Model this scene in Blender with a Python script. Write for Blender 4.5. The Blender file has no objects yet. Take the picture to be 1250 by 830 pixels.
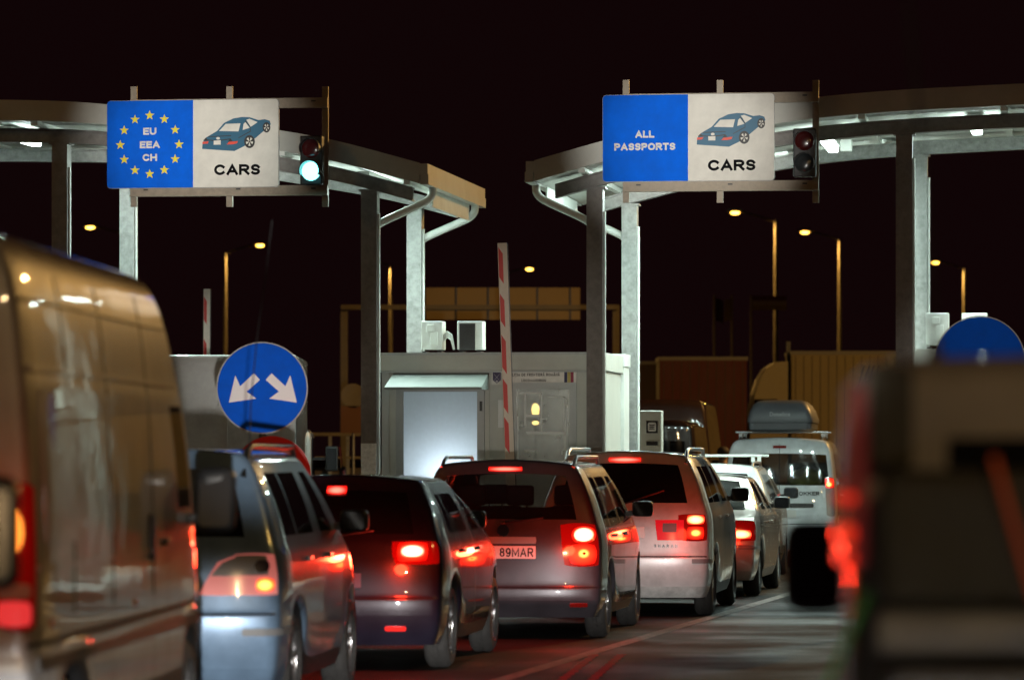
import bpy, bmesh, math, random
from mathutils import Vector, Matrix
from mathutils.bvhtree import BVHTree
R = math.radians
random.seed(7)
SC = bpy.context.scene
COL = SC.collection
EYE, HOR, F = 1.65, 557.0, 5000.0          # eye height, horizon row, focal length (px of the 1250 wide photo)

# ------------------------------------------------------------------ materials
MATS = {}
def mat(name, col, rough=.5, metal=0., coat=0., emit=None, es=0., spec=.5, noise=0., nscale=8., bump=0., bscale=40., trans=0.):
    if name in MATS: return MATS[name]
    m = bpy.data.materials.new(name); m.use_nodes = True
    nt = m.node_tree; b = nt.nodes['Principled BSDF']
    b.inputs['Base Color'].default_value = (*col, 1)
    b.inputs['Roughness'].default_value = rough
    b.inputs['Metallic'].default_value = metal
    b.inputs['Specular IOR Level'].default_value = spec
    b.inputs['Coat Weight'].default_value = coat
    b.inputs['Coat Roughness'].default_value = .06
    if emit:
        b.inputs['Emission Color'].default_value = (*emit, 1); b.inputs['Emission Strength'].default_value = es
    if emit: m.cycles.emission_sampling = 'NONE' if name not in ('warm_bulb_glow',) else 'AUTO'
    if noise or bump:
        tc = nt.nodes.new('ShaderNodeTexCoord')
    if noise:
        n = nt.nodes.new('ShaderNodeTexNoise'); n.inputs['Scale'].default_value = nscale; n.inputs['Detail'].default_value = 7
        n.inputs['Roughness'].default_value = .65
        nt.links.new(tc.outputs['Object'], n.inputs['Vector'])
        r = nt.nodes.new('ShaderNodeValToRGB')
        r.color_ramp.elements[0].position = .32; r.color_ramp.elements[1].position = .68
        r.color_ramp.elements[0].color = (*[c*(1-noise) for c in col], 1)
        r.color_ramp.elements[1].color = (*[min(1, c*(1+noise*.5)) for c in col], 1)
        nt.links.new(n.outputs['Fac'], r.inputs['Fac']); nt.links.new(r.outputs['Color'], b.inputs['Base Color'])
        mp = nt.nodes.new('ShaderNodeMapRange'); mp.inputs['To Min'].default_value = max(.02, rough*.75); mp.inputs['To Max'].default_value = min(1, rough*1.3)
        nt.links.new(n.outputs['Fac'], mp.inputs['Value']); nt.links.new(mp.outputs['Result'], b.inputs['Roughness'])
    if bump:
        n2 = nt.nodes.new('ShaderNodeTexNoise'); n2.inputs['Scale'].default_value = bscale; n2.inputs['Detail'].default_value = 4
        nt.links.new(tc.outputs['Object'], n2.inputs['Vector'])
        bp = nt.nodes.new('ShaderNodeBump'); bp.inputs['Strength'].default_value = bump; bp.inputs['Distance'].default_value = .02
        nt.links.new(n2.outputs['Fac'], bp.inputs['Height']); nt.links.new(bp.outputs['Normal'], b.inputs['Normal'])
    if trans:
        out = nt.nodes['Material Output']; t = nt.nodes.new('ShaderNodeBsdfTransparent')
        t.inputs['Color'].default_value = (.8, .82, .82, 1)
        mx = nt.nodes.new('ShaderNodeMixShader'); mx.inputs[0].default_value = trans
        nt.links.new(b.outputs[0], mx.inputs[1]); nt.links.new(t.outputs[0], mx.inputs[2]); nt.links.new(mx.outputs[0], out.inputs['Surface'])
    MATS[name] = m
    return m
def paint(name, col, rough=.32, metal=.2):
    m = mat(name, col, max(rough, .34), metal*.6, coat=1., noise=.22, nscale=4., bump=.012, bscale=3.)
    m.node_tree.nodes['Principled BSDF'].inputs['Coat Roughness'].default_value = .03
    return m
def lamp_mat(name, col, es, base=(.3, .02, .01)):
    return mat(name, base, .15, coat=.5, emit=col, es=es)

def bulb_mat(name, core, cs, edge, es, base=(.3, .02, .01)):
    """a lit bulb in its reflector: hot filament in the middle, saturated towards the rim"""
    if name in MATS: return MATS[name]
    m = lamp_mat(name, core, cs, base); nt = m.node_tree; b = nt.nodes['Principled BSDF']
    tc = nt.nodes.new('ShaderNodeTexCoord'); mp = nt.nodes.new('ShaderNodeMapping'); mp.inputs['Location'].default_value = (-.5, 0, -.5); mp.inputs['Scale'].default_value = (1, 0, 1)
    ln = nt.nodes.new('ShaderNodeVectorMath'); ln.operation = 'LENGTH'
    nt.links.new(tc.outputs['Generated'], mp.inputs['Vector']); nt.links.new(mp.outputs['Vector'], ln.inputs[0])
    r = nt.nodes.new('ShaderNodeMapRange'); r.inputs['From Min'].default_value = .12; r.inputs['From Max'].default_value = .56; r.interpolation_type = 'SMOOTHSTEP'
    nt.links.new(ln.outputs['Value'], r.inputs['Value'])
    mx = nt.nodes.new('ShaderNodeMix'); mx.data_type = 'RGBA'
    mx.inputs[6].default_value = (*[c*cs for c in core], 1); mx.inputs[7].default_value = (*[c*es for c in edge], 1)
    nt.links.new(r.outputs['Result'], mx.inputs[0]); nt.links.new(mx.outputs[2], b.inputs['Emission Color']); b.inputs['Emission Strength'].default_value = 1
    return m
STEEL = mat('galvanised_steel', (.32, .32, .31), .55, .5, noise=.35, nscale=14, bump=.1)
STEEL_D = mat('weathered_steel', (.21, .195, .185), .6, .3, noise=.3, nscale=10, bump=.1)  # front pillars and beams: their dimmer light is put into this darker colour
WHITEPAINT = mat('white_metal', (.66, .67, .64), .45, noise=.12, nscale=4)
SHEET = mat('cladding_sheet', (.44, .44, .40), .5, .1, noise=.15, nscale=2)
SOFFIT = mat('soffit_sheet', (.72, .74, .70), .5, noise=.1, nscale=3)
BLACK = mat('black_plastic', (.016, .016, .017), .38, noise=.2, nscale=20)
RUBBER = mat('tyre_rubber', (.022, .021, .02), .75, noise=.4, nscale=30, bump=.3, bscale=60)
ALLOY = mat('alloy', (.45, .45, .46), .3, .9, noise=.2, nscale=20)
CHROME = mat('chrome', (.75, .75, .75), .12, 1.)
GLASS = mat('dark_glass', (.008, .009, .01), .05, spec=.5, noise=.3, nscale=2, trans=.0)
GLASS_T = mat('tinted_glass', (.01, .011, .012), .04, coat=.4, spec=.7, trans=.62)
LENS = mat('red_lens', (.20, .005, .004), .12, coat=.6, emit=(1, .01, .004), es=.07)
LENS_DIM = mat('dark_red_lens', (.25, .008, .006), .15, coat=.6)
LENS_CLEAR = mat('clear_lens', (.5, .47, .45), .1, .3, coat=.6)
BRAKE = bulb_mat('brake_light_glow', (1, .30, .10), 9, (1, .02, .006), 2.)
BRAKE_HOT = bulb_mat('brake_bulb_glow', (1, .55, .32), 12, (1, .03, .012), 2.2)
TAIL = bulb_mat('tail_light_glow', (1, .03, .008), 4, (1, .006, .003), .8)
TAIL_O = bulb_mat('amber_bulb_glow', (1, .30, .05), 6, (1, .05, .01), 1.5)
SODIUM = lamp_mat('sodium_lamp_glow', (1, .52, .07), 11, (.6, .5, .3))
TUBE = lamp_mat('fluorescent_tube_glow', (.80, 1, .92), 30, (.8, .8, .8))
PLATE = mat('plate_white', (.75, .75, .72), .4, noise=.08, nscale=9)
INK = mat('black_ink', (.012, .012, .013), .5)
SEAT = mat('seat_cloth', (.02, .02, .022), .85, noise=.3, nscale=30)
MIRROR = mat('mirror_glass', (.02, .02, .022), .08, 0., spec=1.)

# ------------------------------------------------------------------ mesh helpers
class MB:
    def __init__(s): s.bm = bmesh.new()
    def box(s, c, d, rot=None, bevel=0.):
        M = Matrix.Translation(c) @ (rot.to_4x4() if rot else Matrix()) @ Matrix.Diagonal((*d, 1))
        r = bmesh.ops.create_cube(s.bm, size=1, matrix=M)
        if bevel:
            es = {e for v in r['verts'] for e in v.link_edges}
            bmesh.ops.bevel(s.bm, geom=list(es), offset=bevel, segments=3, affect='EDGES', profile=.6)
        return s
    def bar(s, a, b, w, h=None):
        a, b = Vector(a), Vector(b); d = b-a
        q = d.to_track_quat('Y', 'Z').to_matrix()
        return s.box((a+b)/2, (w, d.length, h or w), q)
    def cyl(s, a, b, r, r2=None, n=20):
        a, b = Vector(a), Vector(b); d = b-a
        M = Matrix.Translation((a+b)/2) @ d.to_track_quat('Z', 'Y').to_matrix().to_4x4()
        bmesh.ops.create_cone(s.bm, cap_ends=True, segments=n, radius1=r, radius2=r if r2 is None else r2, depth=d.length, matrix=M)
        return s
    def tube(s, pts, r, n=10):
        pts = [Vector(p) for p in pts]; rings = []; nx = None
        for i, p in enumerate(pts):
            d = (pts[min(i+1, len(pts)-1)]-pts[max(i-1, 0)]).normalized()
            if nx is None: nx = d.orthogonal().normalized()
            nx = (nx-d*nx.dot(d)).normalized(); ny = d.cross(nx)
            rr = r[i] if isinstance(r, (list, tuple)) else r
            rings.append([s.bm.verts.new(p+nx*(math.cos(2*math.pi*k/n)*rr)+ny*(math.sin(2*math.pi*k/n)*rr)) for k in range(n)])
        for a, b in zip(rings, rings[1:]):
            for k in range(n): s.bm.faces.new((a[k], a[(k+1) % n], b[(k+1) % n], b[k]))
        s.bm.faces.new(rings[0][::-1]); s.bm.faces.new(rings[-1])
        return s
    def prism(s, pts, y0, y1):
        """outline in the xz plane, thickness y0..y1"""
        a = [s.bm.verts.new((x, y0, z)) for x, z in pts]; b = [s.bm.verts.new((x, y1, z)) for x, z in pts]
        s.bm.faces.new(a); s.bm.faces.new(b[::-1]); n = len(pts)
        for i in range(n): s.bm.faces.new((a[i], b[i], b[(i+1) % n], a[(i+1) % n]))
        return s
    def hprism(s, pts, z0, z1):
        a = [s.bm.verts.new((x, y, z0)) for x, y in pts]; b = [s.bm.verts.new((x, y, z1)) for x, y in pts]
        s.bm.faces.new(a); s.bm.faces.new(b[::-1]); n = len(pts)
        for i in range(n): s.bm.faces.new((a[i], b[i], b[(i+1) % n], a[(i+1) % n]))
        return s
    def quad(s, *p):
        s.bm.faces.new([s.bm.verts.new(q) for q in p]); return s
    def ball(s, c, r, d=(1, 1, 1), n=16):
        bmesh.ops.create_uvsphere(s.bm, u_segments=n, v_segments=n//2+2, radius=r, matrix=Matrix.Translation(c) @ Matrix.Diagonal((*d, 1)))
        return s
    def lathe(s, prof, n=32, axis='x', c=(0, 0, 0)):
        rings = []
        for a, r in prof:
            ring = []
            for k in range(n):
                t = 2*math.pi*k/n
                p = (a, r*math.cos(t), r*math.sin(t)) if axis == 'x' else (r*math.cos(t), r*math.sin(t), a)
                ring.append(s.bm.verts.new(Vector(p)+Vector(c)))
            rings.append(ring)
        for a, b in zip(rings, rings[1:]):
            for k in range(n): s.bm.faces.new((a[k], a[(k+1) % n], b[(k+1) % n], b[k]))
        return s
    def build(s, name, m, parent=None, smooth=False, loc=None, rz=0.):
        bmesh.ops.recalc_face_normals(s.bm, faces=s.bm.faces)
        me = bpy.data.meshes.new(name); s.bm.to_mesh(me); s.bm.free()
        for p in me.polygons: p.use_smooth = bool(smooth)
        if smooth: me.set_sharp_from_angle(angle=R(40))
        me.materials.append(m)
        return link(name, me, parent, loc, rz)
def link(name, data, parent=None, loc=None, rz=0.):
    o = bpy.data.objects.new(name, data); COL.objects.link(o)
    if parent: o.parent = parent
    if loc: o.location = loc
    if rz: o.rotation_euler.z = rz
    return o
def tag(o, label, cat, group=None, kind=None):
    if label: o['label'] = label
    if cat: o['category'] = cat
    if group: o['group'] = group
    if kind: o['kind'] = kind
    return o
def thing(name, label, cat, loc=(0, 0, 0), rz=0., group=None):
    o = link(name, None, None, loc, rz); o.empty_display_size = .2
    return tag(o, label, cat, group)
def struct(name, mb, m, smooth=False):
    o = mb.build(name, m, None, smooth); o['kind'] = 'structure'; return o
def _arc(cx, cy, rx, ry, a0, a1, n=14): return [(cx+rx*math.cos(R(a0+(a1-a0)*k/n)), cy+ry*math.sin(R(a0+(a1-a0)*k/n))) for k in range(n+1)]
_S = [(.95, .80)]+_arc(.5, .75, .44, .25, 35, 250, 10)+_arc(.5, .25, .47, .25, 75, -150, 12)
GL = {
 'A': (1., [[(0, 0), (.5, 1), (1, 0)], [(.2, .30), (.8, .30)]]), 'C': (1., [_arc(.52, .5, .52, .5, 42, 318, 20)]),
 'D': (1., [[(0, 0), (0, 1)]+_arc(.5, .5, .5, .5, 90, -90, 12)+[(0, 0)]]), 'E': (.82, [[(1, 1), (0, 1), (0, 0), (1, 0)], [(0, .52), (.9, .52)]]),
 'F': (.8, [[(1, 1), (0, 1), (0, 0)], [(0, .5), (.85, .5)]]), 'G': (1., [_arc(.5, .5, .5, .5, 45, 350, 20)+[(.55, .42)]]),
 'H': (.95, [[(0, 0), (0, 1)], [(1, 0), (1, 1)], [(0, .5), (1, .5)]]), 'I': (.0, [[(.5, 0), (.5, 1)]]),
 'K': (.95, [[(0, 0), (0, 1)], [(1, 1), (.05, .42)], [(.35, .62), (1, 0)]]), 'L': (.78, [[(0, 1), (0, 0), (1, 0)]]),
 'M': (1.15, [[(0, 0), (0, 1), (.5, .15), (1, 1), (1, 0)]]), 'N': (.95, [[(0, 0), (0, 1), (1, 0), (1, 1)]]),
 'O': (1.05, [_arc(.5, .5, .5, .5, 90, 450, 24)]), 'P': (.85, [[(0, 0), (0, 1)]+_arc(.62, .74, .38, .26, 90, -90, 10)+[(0, .48)]]),
 'R': (.92, [[(0, 0), (0, 1)]+_arc(.6, .74, .38, .26, 90, -90, 10)+[(0, .48)], [(.48, .48), (1, 0)]]), 'S': (.85, [_S]),
 'T': (.88, [[(0, 1), (1, 1)], [(.5, 1), (.5, 0)]]), 'U': (.95, [[(0, 1)]+_arc(.5, .38, .5, .38, 180, 360, 12)+[(1, 1)]]),
 '8': (.8, [_arc(.5, .76, .42, .24, 90, 450, 18), _arc(.5, .27, .5, .27, 90, 450, 18)]), '9': (.8, [_arc(.5, .68, .5, .32, 90, 450, 20), [(1, .68)]+_arc(.45, .42, .55, .42, 0, -125, 10)]),
 'a': (.7, [_arc(.5, .3, .5, .3, 90, 450, 14), [(1, .6), (1, 0)]]), 'c': (.65, [_arc(.5, .3, .5, .3, 45, 315, 12)]), 'e': (.7, [[(0, .3), (1, .3)]+_arc(.5, .3, .5, .3, 0, 310, 14)]),
 'i': (.0, [[(.5, 0), (.5, .6)]]), 'm': (1.0, [[(0, 0), (0, .6), (.5, .55), (.5, 0)], [(.5, .55), (1, .5), (1, 0)]]), 'o': (.7, [_arc(.5, .3, .5, .3, 90, 450, 14)]), 't': (.4, [[(.4, .95), (.4, 0), (.9, 0)], [(0, .6), (.9, .6)]]),
}
for a_, b_, acc in (('\u0102', 'A', [(.25, 1.3), (.5, 1.15), (.75, 1.3)]), ('\u00c2', 'A', [(.25, 1.15), (.5, 1.32), (.75, 1.15)]), ('\u021a', 'T', [(.5, -.15), (.42, -.32)])):
    GL[a_] = (GL[b_][0], GL[b_][1]+[acc])
def text(name, body, size, m, parent, loc, rz=0., bold=.12, align='CENTER', sx=1., gap=.1):
    """lettering as mesh: every glyph is drawn with mitred strokes; size is the cap height"""
    mb = MB(); t = bold; x = 0.; layer = 0
    for ch in body:
        if ch == ' ': x += .42; continue
        gw, strokes = GL[ch]; gw *= .82*sx; W_ = gw if gw else 0
        for st in strokes:
            pts = [Vector((x+t/2+p[0]*max(W_-t, 0) if W_ else x+t/2, t/2+p[1]*(1-t))) for p in st]
            closed = (pts[0]-pts[-1]).length < 1e-4
            if closed: pts = pts[:-1]
            n = len(pts); Lf, Rt = [], []
            for i, p in enumerate(pts):
                a = pts[i-1] if (i or closed) else None; b_ = pts[(i+1) % n] if (i < n-1 or closed) else None
                d1 = (p-a).normalized() if a is not None else (b_-p).normalized(); d2 = (b_-p).normalized() if b_ is not None else d1
                nn_ = Vector((-d1.y-d2.y, d1.x+d2.x)); nn_ = nn_.normalized() if nn_.length > 1e-6 else Vector((-d1.y, d1.x))
                k = min(1/max(.35, nn_.dot(Vector((-d1.y, d1.x)))), 1.9)
                e = Vector((0, 0))
                if a is None: e = -d2*t*.5
                if b_ is None: e = d1*t*.5
                Lf.append(p+e+nn_*t*.5*k); Rt.append(p+e-nn_*t*.5*k)
            y = -.0004*layer; layer = (layer+1) % 3
            V_ = [[mb.bm.verts.new((q.x*size, y, q.y*size)) for q in c] for c in (Lf, Rt)]
            for i in range(n if closed else n-1):
                mb.bm.faces.new((V_[0][i], V_[0][(i+1) % n], V_[1][(i+1) % n], V_[1][i]))
        x += (W_ if W_ else t)+gap
    x -= gap
    dx = {'CENTER': -x*size/2, 'LEFT': 0}[align]
    for v in mb.bm.verts: v.co.x += dx; v.co.z -= size/2
    for f in mb.bm.faces:
        f.normal_update()
        if f.normal.y > 0: f.normal_flip()
    me = bpy.data.meshes.new(name); mb.bm.to_mesh(me); mb.bm.free(); me.materials.append(m)
    return link(name, me, parent, loc, rz)
def copy_tree(o, parent=None):
    c = o.copy(); COL.objects.link(c)
    if parent: c.parent = parent; c.matrix_parent_inverse = o.matrix_parent_inverse
    for ch in list(o.children): copy_tree(ch, c)
    return c
def light(kind, name, loc, energy, col, size=.1, tgt=None, cone=None, blend=.3, parent=None, sy=None):
    l = bpy.data.lights.new(name, kind); l.energy = energy; l.color = col
    if kind == 'AREA':
        l.size = size
        if sy: l.shape = 'RECTANGLE'; l.size_y = sy
    else: l.shadow_soft_size = size
    if kind == 'SPOT': l.spot_size = cone; l.spot_blend = blend
    o = bpy.data.objects.new(name, l); COL.objects.link(o); o.location = loc
    if parent: o.parent = parent
    if tgt: o.rotation_euler = (Vector(tgt)-Vector(loc)).to_track_quat('-Z', 'Y').to_euler()
    return o
def wx(px, Y): return (px-625)*Y/F
def wz(py, Y): return EYE+(HOR-py)*Y/F
# frame of the control point: u along the front, v into the lanes
YAW = R(8); cY, sY = math.cos(YAW), math.sin(YAW); Y0 = 50.
def uz(px, py, v=0.):
    u = ((px-625)*(Y0+v*cY)-F*v*sY)/(F*cY+(px-625)*sY)
    return u, wz(py, Y0-u*sY+v*cY)
def fw(u, v, z=0.): return (u*cY+v*sY, Y0-u*sY+v*cY, z)
CP = dict(loc=(0, Y0, 0), rz=-YAW)

# ------------------------------------------------------------------ world, camera
w = bpy.data.worlds.new('World'); SC.world = w; w.use_nodes = True
w.node_tree.nodes['Background'].inputs[0].default_value = (.0048, .0014, .0017, 1)
w.node_tree.nodes['Background'].inputs[1].default_value = 1
cam = bpy.data.cameras.new('Camera'); co = bpy.data.objects.new('Camera', cam); COL.objects.link(co); SC.camera = co
co.location = (0, 0, EYE); co.rotation_euler = (R(90), 0, 0)
cam.sensor_width = 36; cam.lens = F/1250*36; cam.shift_y = (HOR-415)/1250; cam.clip_end = 3000; cam.clip_start = .5
cam.dof.use_dof = True; cam.dof.focus_distance = 47; cam.dof.aperture_fstop = 2.6
SC.view_settings.view_transform = 'Standard'; SC.view_settings.look = 'None'; SC.view_settings.exposure = 0; SC.view_settings.gamma = 1
cy = SC.cycles; cy.use_denoising = True; cy.sample_clamp_indirect = 4; cy.sample_clamp_direct = 0; cy.max_bounces = 6
cy.use_light_tree = True; cy.caustics_reflective = False; cy.caustics_refractive = False; cy.transparent_max_bounces = 12

# ------------------------------------------------------------------ ground
asph = bpy.data.materials.new('asphalt'); asph.use_nodes = True
nt = asph.node_tree; b = nt.nodes['Principled BSDF']
tc = nt.nodes.new('ShaderNodeTexCoord')
n1 = nt.nodes.new('ShaderNodeTexNoise'); n1.inputs['Scale'].default_value = .6; n1.inputs['Detail'].default_value = 8
n2 = nt.nodes.new('ShaderNodeTexNoise'); n2.inputs['Scale'].default_value = 60; n2.inputs['Detail'].default_value = 4
for n in (n1, n2): nt.links.new(tc.outputs['Object'], n.inputs['Vector'])
rp = nt.nodes.new('ShaderNodeValToRGB'); rp.color_ramp.elements[0].color = (.010, .009, .0085, 1); rp.color_ramp.elements[1].color = (.036, .032, .028, 1)
rp.color_ramp.elements[0].position = .35; rp.color_ramp.elements[1].position = .7
mx = nt.nodes.new('ShaderNodeMath'); mx.operation = 'MULTIPLY_ADD'; mx.inputs[1].default_value = .4
nt.links.new(n2.outputs['Fac'], mx.inputs[0]); ml = nt.nodes.new('ShaderNodeMath'); ml.operation = 'MULTIPLY'; ml.inputs[1].default_value = .6
nt.links.new(n1.outputs['Fac'], ml.inputs[0]); nt.links.new(ml.outputs[0], mx.inputs[2]); nt.links.new(mx.outputs[0], rp.inputs['Fac'])
nt.links.new(rp.outputs['Color'], b.inputs['Base Color'])
mr = nt.nodes.new('ShaderNodeMapRange'); mr.inputs['From Min'].default_value = .35; mr.inputs['From Max'].default_value = .65
mr.inputs['To Min'].default_value = .5; mr.inputs['To Max'].default_value = .85; b.inputs['Specular IOR Level'].default_value = .14
nt.links.new(n1.outputs['Fac'], mr.inputs['Value']); nt.links.new(mr.outputs['Result'], b.inputs['Roughness'])
bp = nt.nodes.new('ShaderNodeBump'); bp.inputs['Strength'].default_value = .5; bp.inputs['Distance'].default_value = .01
nt.links.new(n2.outputs['Fac'], bp.inputs['Height']); nt.links.new(bp.outputs['Normal'], b.inputs['Normal'])
struct('ground', MB().quad((-900, -60, 0), (900, -60, 0), (900, 2200, 0), (-900, 2200, 0)), asph)
ROADPAINT = mat('worn_road_paint', (.24, .22, .20), .7, spec=.2, noise=.8, nscale=9)
lm = MB()
p0, p1 = Vector((wx(588, 29.5), 29.5)), Vector((wx(858, 41.4), 41.4))
dd = (p1-p0).normalized(); nn = Vector((dd.y, -dd.x))
a, e = p0-dd*8, p1+dd*14
lm.quad(*[(q.x, q.y, .004) for q in (a-nn*.07, a+nn*.07, e+nn*.07, e-nn*.07)])
struct('lane_marking', lm, ROADPAINT)
wm = MB(); o0 = Vector((wx(700, 29.8), 29.8)); o1 = Vector((wx(762, 36.5), 36.5)); e_ = (o1-o0).normalized(); n_ = Vector((e_.y, -e_.x)); N_ = 60  # brake-lamp reflection on the road, put into the colour of two red strips
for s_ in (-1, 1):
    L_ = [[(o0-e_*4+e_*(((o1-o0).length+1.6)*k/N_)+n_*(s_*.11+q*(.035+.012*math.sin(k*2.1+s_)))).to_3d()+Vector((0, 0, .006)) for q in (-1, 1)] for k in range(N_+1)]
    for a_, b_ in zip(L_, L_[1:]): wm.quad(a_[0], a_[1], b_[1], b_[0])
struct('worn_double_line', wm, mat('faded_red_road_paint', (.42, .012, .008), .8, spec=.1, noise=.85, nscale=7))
KERB = mat('kerb_concrete', (.33, .32, .30), .75, noise=.3, nscale=6, bump=.2)
def island(pts):
    m = MB().hprism(pts, -.05, .14)
    bmesh.ops.bevel(m.bm, geom=[e for e in m.bm.edges if all(v.co.z > .1 for v in e.verts)], offset=.03, segments=2, affect='EDGES')
    struct('traffic_island', m, KERB)
island([fw(*p)[:2] for p in ((-1.55, -12.2), (-1.1, -12.4), (-.55, -10.5), (.75, -1.2), (1.0, -.6), (1.0, 9), (-1.95, 9), (-1.95, -1.5))])
island([fw(*p)[:2] for p in ((4.4, -3), (4.8, -3.3), (8, -3.3), (8, 9), (4.4, 9))])
island([fw(*p)[:2] for p in ((-9, -9), (-5.6, -9), (-5.25, -8.6), (-5.25, 9), (-9, 9))])
# raised apron where the lorries wait
struct('embankment', MB().box((0, 180, .2), (200, 150, .5)), asph)

# ------------------------------------------------------------------ canopies
def interp(T, x):
    if x <= T[0][0]: i = 0
    elif x >= T[-1][0]: i = len(T)-2
    else: i = max(k for k in range(len(T)-1) if T[k][0] <= x)
    (x0, y0), (x1, y1) = T[i], T[i+1]
    return y0+(y1-y0)*(x-x0)/(x1-x0)
VB = 3.5
def sampled(T, n=24):
    return [(T[0][0]+(T[-1][0]-T[0][0])*i/n, interp(T, T[0][0]+(T[-1][0]-T[0][0])*i/n)) for i in range(n+1)]
def smooth_T(T):
    S = sampled(T, 40)
    for _ in range(3): S = [S[0]]+[(S[i][0], (S[i-1][1]+S[i][1]*2+S[i+1][1])/4) for i in range(1, len(S)-1)]+[S[-1]]
    return S
def strip(mb, S, dz0, dz1, v0, v1):
    """solid band following the arch S (u,z), from z+dz0 to z+dz1, v0..v1"""
    r = []
    for u, z in S:
        r.append([mb.bm.verts.new(p) for p in ((u, v0, z+dz0), (u, v1, z+dz0), (u, v1, z+dz1), (u, v0, z+dz1))])
    for a, b in zip(r, r[1:]):
        for k in range(4): mb.bm.faces.new((a[k], a[(k+1) % 4], b[(k+1) % 4], b[k]))
    mb.bm.faces.new(r[0][::-1]); mb.bm.faces.new(r[-1])
def canopy(label, T, end, pillars):
    """T: roof line (u,z) of the top of the fascia; end: +1 gutter on the right end, -1 on the left"""
    c = thing('canopy', label, 'canopy', CP['loc'], CP['rz'], 'booth canopies')
    S = smooth_T(T); e = S[-1] if end > 0 else S[0]
    m = MB(); strip(m, S, -.25, 0, -.60, -.56); m.build('fascia', SHEET, c)
    m = MB(); strip(m, S, -.035, -.005, -.555, 4.15); m.build('roof_sheet', SHEET, c)
    m = MB(); strip(m, S, -.24, -.21, -.555, 4.15); m.build('soffit', SOFFIT, c)
    m = MB(); strip(m, S, -.25, 0, 4.155, 4.195); m.build('fascia', SHEET, c)
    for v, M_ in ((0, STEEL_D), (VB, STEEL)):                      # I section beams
        q = [p for p in S if (p[0]-e[0])*end < -.06]
        m = MB(); strip(m, q, -.455, -.325, v-.015, v+.015); strip(m, q, -.475, -.455, v-.09, v+.09); strip(m, q, -.325, -.305, v-.09, v+.09); strip(m, q, -.45, -.33, v-.085, v-.075)
        m.build('beam', M_, c)
    # cross purlins
    for i in range(3, len(S)-1, 9):
        m = MB(); m.box((S[i][0], 1.8, S[i][1]-.272), (.08, 4.6, .06)); m.build('purlin', SOFFIT, c)
    # side cladding and gutter at the low end
    u, z = e
    m = MB()
    m.box((u+end*.05, .9, z-.075), (.10, 3.02, .13)); m.box((u+end*.062, .9, z-.2), (.10, 3.02, .125))
    m.box((u+end*.05, 3.29, z-.075), (.10, 1.74, .13)); m.box((u+end*.062, 3.29, z-.2), (.10, 1.74, .125))
    m.build('gutter', SHEET, c)
    m = MB(); m.box((u-end*.012, 1.95, z-.36), (.02, 3.0, .22)); m.build('end_panel', SOFFIT, c)
    for i, (u_, v, M_) in enumerate(pillars):
        zt = interp(S, u_)-.475
        m = MB()
        m.box((u_-.09, v, zt/2), (.018, .2, zt)); m.box((u_+.09, v, zt/2), (.018, .2, zt)); m.box((u_, v, zt/2), (.162, .012, zt))
        if True: m.box((u_, v-.098, zt/2), (.196, .014, zt))
        m.box((u_, v, zt-.012), (.26, .26, .02)); m.box((u_, v, .16), (.34, .34, .02))
        m.build('pillar', M_, c)
        m = MB(); m.tube([(u_+.115, v-.05, .15), (u_+.115, v-.05, zt-.3)], .018); m.build('conduit', SOFFIT, c)
    for u_, v, M_ in pillars:                                       # down pipes next to the gutter
        if abs(u_-e[0]) > 1.4: continue
        ue = e[0]+end*.06; ze = z-.25; vv = v+.03
        up = u_+end*.055
        pts = [(ue, vv, ze), (ue, vv, ze-.09), (ue-end*.04, vv, ze-.15), (ue-end*.11, vv, ze-.2), (up+end*.02, vv, ze-.45), (up, vv, ze-.53), (up, vv, .2)]
        fine = []
        for a, b_ in zip(pts, pts[1:]):
            for k in range(4): fine.append(Vector(a).lerp(Vector(b_), k/4))
        fine.append(Vector(pts[-1]))
        for _ in range(2): fine = [fine[0]]+[(fine[i-1]+fine[i]*2+fine[i+1])/4 for i in range(1, len(fine)-1)]+[fine[-1]]
        m = MB(); m.tube(fine, .05, 12); m.build('down_pipe', SOFFIT, c, True)
    return c, S
TL = [uz(*p, -.6) for p in ((-160, 121), (0, 122), (65, 123), (130, 127), (200, 136), (270, 147), (340, 159), (400, 169), (450, 182), (512, 199))]
TR = [uz(*p, -.6) for p in ((652, 196), (700, 182), (739, 171), (800, 155), (870, 140), (930, 128), (1000, 118), (1095, 110), (1250, 102), (1420, 99))]
pil = lambda px, v: uz(px, 400, v)[0]
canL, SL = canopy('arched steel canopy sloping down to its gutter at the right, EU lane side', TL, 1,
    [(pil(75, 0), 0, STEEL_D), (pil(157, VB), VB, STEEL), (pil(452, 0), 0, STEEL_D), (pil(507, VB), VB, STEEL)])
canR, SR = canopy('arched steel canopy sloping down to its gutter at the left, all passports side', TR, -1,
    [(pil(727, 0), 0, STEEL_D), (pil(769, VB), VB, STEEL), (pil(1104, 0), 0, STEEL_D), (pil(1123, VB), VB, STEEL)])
# white reflective band at the foot of the front pillar
m = MB(); u_ = pil(452, 0); m.box((u_, -.112, 1.5), (.19, .006, .62)); m.build('reflective_band', mat('reflective_white', (.8, .8, .78), .4, noise=.25, nscale=30), canL)

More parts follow.
